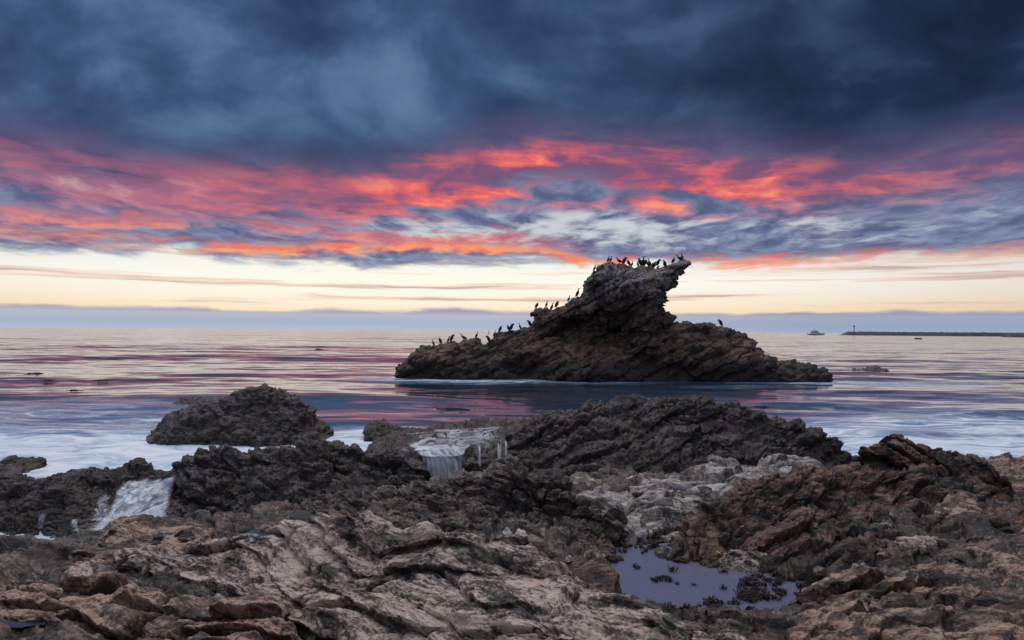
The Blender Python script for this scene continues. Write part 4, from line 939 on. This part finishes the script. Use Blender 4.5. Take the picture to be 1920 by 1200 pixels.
buoy = link('channel_buoy', None, label='small pale buoy on the horizon left of the perched cormorants', cat='buoy'); buoy.location = (bu[0], 620, 0)
link('float', pyme('float', [tube([(0, 0, -.5), (0, 0, .4), (0, 0, .8)], [1.2, 1.3, .9], 12)], M_hull), buoy)
link('tower', pyme('tower', [tube([(0, 0, .7), (0, 0, 2.2), (0, 0, 3.4)], [.7, .4, .25], 8), tube([(0, 0, 3.4), (0, 0, 3.7), (0, 0, 4.0)], [.3, .4, .1], 8)], M_hull), buoy)

# ------------------------------------------------------------------ kelp and seaweed
M_kelp = simple_mat('brown_kelp', srgb(44, 32, 24), .4, .5)
def kelp(px, py, wpx, label, n=12):
    c = at_height(np.array([px]), np.array([py]), 0.)[0]; W = wpx * c[1] / F / 2; pr = [tube([(-W, .2, -.03), (-W * .3, -.1, 0), (W * .4, .1, 0), (W, -.2, -.03)], [.02, .035, .035, .02], 6)]
    for i in range(n):
        x = random.gauss(0, W * .5); y = random.gauss(0, W * .35); a = random.uniform(-.5, .5); L = random.uniform(.15, .5) * (c[1] / 60)
        k = c[1] / 130
        pr.append(tube([(x - L * math.cos(a), y - L * math.sin(a), .0), (x, y, .10 * k * random.random() + .03), (x + L * math.cos(a), y + L * math.sin(a) * 1.3, .0)], [.02 * k, .07 * k, .03 * k], 6, 1.6))
        if random.random() < .25: pr.append(tube([(x, y, 0), (x + .05, y, .15 * k), (x + .12 * k, y, .30 * k * random.random() + .1)], [.04 * k, .03 * k, .02 * k], 6))
    o = link('floating_kelp', pyme('floating_kelp', pr, M_kelp), label=label, cat='kelp', group='kelp patches drifting on the sea'); o.location = (c[0], c[1], .06)
for a in [(58, 703, 46, 'longest kelp patch near the left edge of the sea'), (290, 703, 26, 'kelp patch beyond and left of the domed boulder'), (385, 705, 22, 'kelp patch straight beyond the domed boulder'), (90, 716, 22, 'middle kelp patch below the longest one at the left'),
          (192, 716, 26, 'kelp patch right of the middle one on the left water'), (137, 735, 22, 'nearest kelp patch on the pale water at the left'), (850, 769, 66, 'stringy kelp line on the pink water before the wet ledge'), (1430, 766, 18, 'small brown kelp clump off the crest of the dark ridge'),
          (597, 656, 8, 'lone speck of kelp far out between boulder and stack')]:
    kelp(*a)
M_weed = simple_mat('red_brown_seaweed', srgb(50, 32, 30), .5)
def weed_mesh(seed):
    rnd = random.Random(seed); pr = []
    for i in range(16):
        a = rnd.uniform(0, 6.28); r = rnd.uniform(0, .09); L = rnd.uniform(.04, .11); x, y = r * math.cos(a), r * math.sin(a); dx, dy = rnd.uniform(-.05, .05), rnd.uniform(-.05, .05)
        pr.append(tube([(x, y, -.03), (x + dx * .4, y + dy * .4, L * .5), (x + dx, y + dy, L)], [.003, .005, .002], 5, 1.8))
        for k in range(2): pr.append(tube([(x + dx * .5, y + dy * .5, L * .55), (x + dx * .5 + rnd.uniform(-.03, .03), y + dy * .5 + .005, L * .75), (x + dx * .5 + rnd.uniform(-.04, .04), y + dy * .5, L * .95)], [.003, .006, .002], 5, 1.6))
    return pyme('seaweed_tuft', pr, M_weed)
weeds = [weed_mesh(s) for s in range(5)]
rr = random.random
spots = [(1225, 1090), (1240, 1088), (1252, 1085)] + [(1180 + 180 * rr(), 1060 + 50 * rr()) for _ in range(7)] + [(1190 + u * 240, 1150 - u * 36 + 14 * rr()) for u in [rr() for _ in range(56)]] + \
        [(1385 + 125 * rr(), 1048 + 80 * rr()) for _ in range(90)] + [(1140 + 300 * rr(), 1026 + 16 * rr() ** 2) for _ in range(50)]
for i, (px, py) in enumerate(spots):
    w = at_height(np.array([px]), np.array([py]), .60)[0]
    zone = 0 if i < 10 else 1 if i < 66 else 2 if i < 156 else 3
    o = link('seaweed_tuft', weeds[i % 5], label='dark red-brown seaweed tuft ' + ['standing alone in the open water of the tide pool', 'along the near edge of the tide pool', 'in the dense mat at the right end of the tide pool', 'along the far edge of the tide pool'][zone], cat='seaweed', group='seaweed tufts in the tide pool')
    o.location = tuple(w); s_ = random.uniform(.28, .7); o.scale = (s_, s_, s_ * random.uniform(.6, 1)); o.rotation_euler = (0, 0, random.random() * 6.28)

# ------------------------------------------------------------------ loose stones, dropped onto the reef where one sees it
def stone_mesh(seed, mat):
    bm = bmesh.new(); bmesh.ops.create_icosphere(bm, subdivisions=4, radius=1.0)
    P = np.array([v.co[:] for v in bm.verts]); N = P.copy(); rs = np.random.default_rng(seed)
    for _ in range(16):                                                   # split faces
        d = unit(rs.normal(size=3)); c = rs.uniform(.42, .72); s = P @ d; P = P - d * (np.maximum(s - c, 0) * .9)[:, None]
    P = P * np.array([1, .8, .62]); P = rock_disp(P, N, seed=seed, lump=.06, lump_f=1.2, lay=.05, lay_f=2.5, ter=.03, ter_f=2.5, cel=0, fine=.04, fine_f=7)
    for v, p in zip(bm.verts, P): v.co = p
    me = bpy.data.meshes.new('stone'); bm.to_mesh(me); bm.free(); me.materials.append(mat); me.polygons.foreach_set('use_smooth', np.ones(len(me.polygons), bool)); return me
stone_me = [stone_mesh(60 + i, m) for i, m in enumerate([M_tan, M_pale, M_brown, M_white, M_tan, M_dark, M_white, M_brown])]
bpy.context.view_layer.update(); DG = bpy.context.evaluated_depsgraph_get()
zones = [(950, 1330, 915, 1020, 44, .05, .15, (3, 6, 0, 1, 2)), (1520, 1900, 960, 1080, 46, .04, .13, (0, 2, 4, 1, 7)), (150, 520, 985, 1060, 30, .05, .14, (0, 2, 4, 5)), (640, 1100, 930, 1030, 26, .04, .12, (2, 5, 0, 7)), (1060, 1450, 1010, 1050, 16, .03, .08, (1, 3, 0))]
ZL = ['loose angular stone among the bleached rocks in the middle of the reef', 'loose angular stone on the broken slope right of the tide pool', 'loose angular stone on the left reef below the cascade', 'loose angular stone lying on the dark broken mound', 'small stone along the far edge of the tide pool']
for zi, (xa, xb, ya, yb, n, s0, s1, ks) in enumerate(zones):
    for i in range(n):
        px, py = random.uniform(xa, xb), random.uniform(ya, yb)
        d = Vector(ray(px, py)).normalized()
        hit, loc, nor, idx, ob, mtx = SC.ray_cast(DG, Vector((0, 0, CAM_H)), d)
        if not hit or ob.name.startswith(('sea', 'tide', 'water', 'pale_r', 'layered', 'bedded', 'stone')) or nor.z < .45 or loc.y > 13: continue
        s_ = random.uniform(s0, s1)
        o = link('stone', stone_me[random.choice(ks)], label=ZL[zi], cat='stone', group=ZL[zi].replace('loose angular stone', 'loose stones').replace('small stone', 'small stones'))
        o.location = loc + Vector((0, 0, s_ * .05)); o.scale = (s_, s_, s_); o.rotation_euler = (random.uniform(-.5, .5), random.uniform(-.5, .5), random.random() * 6.28)
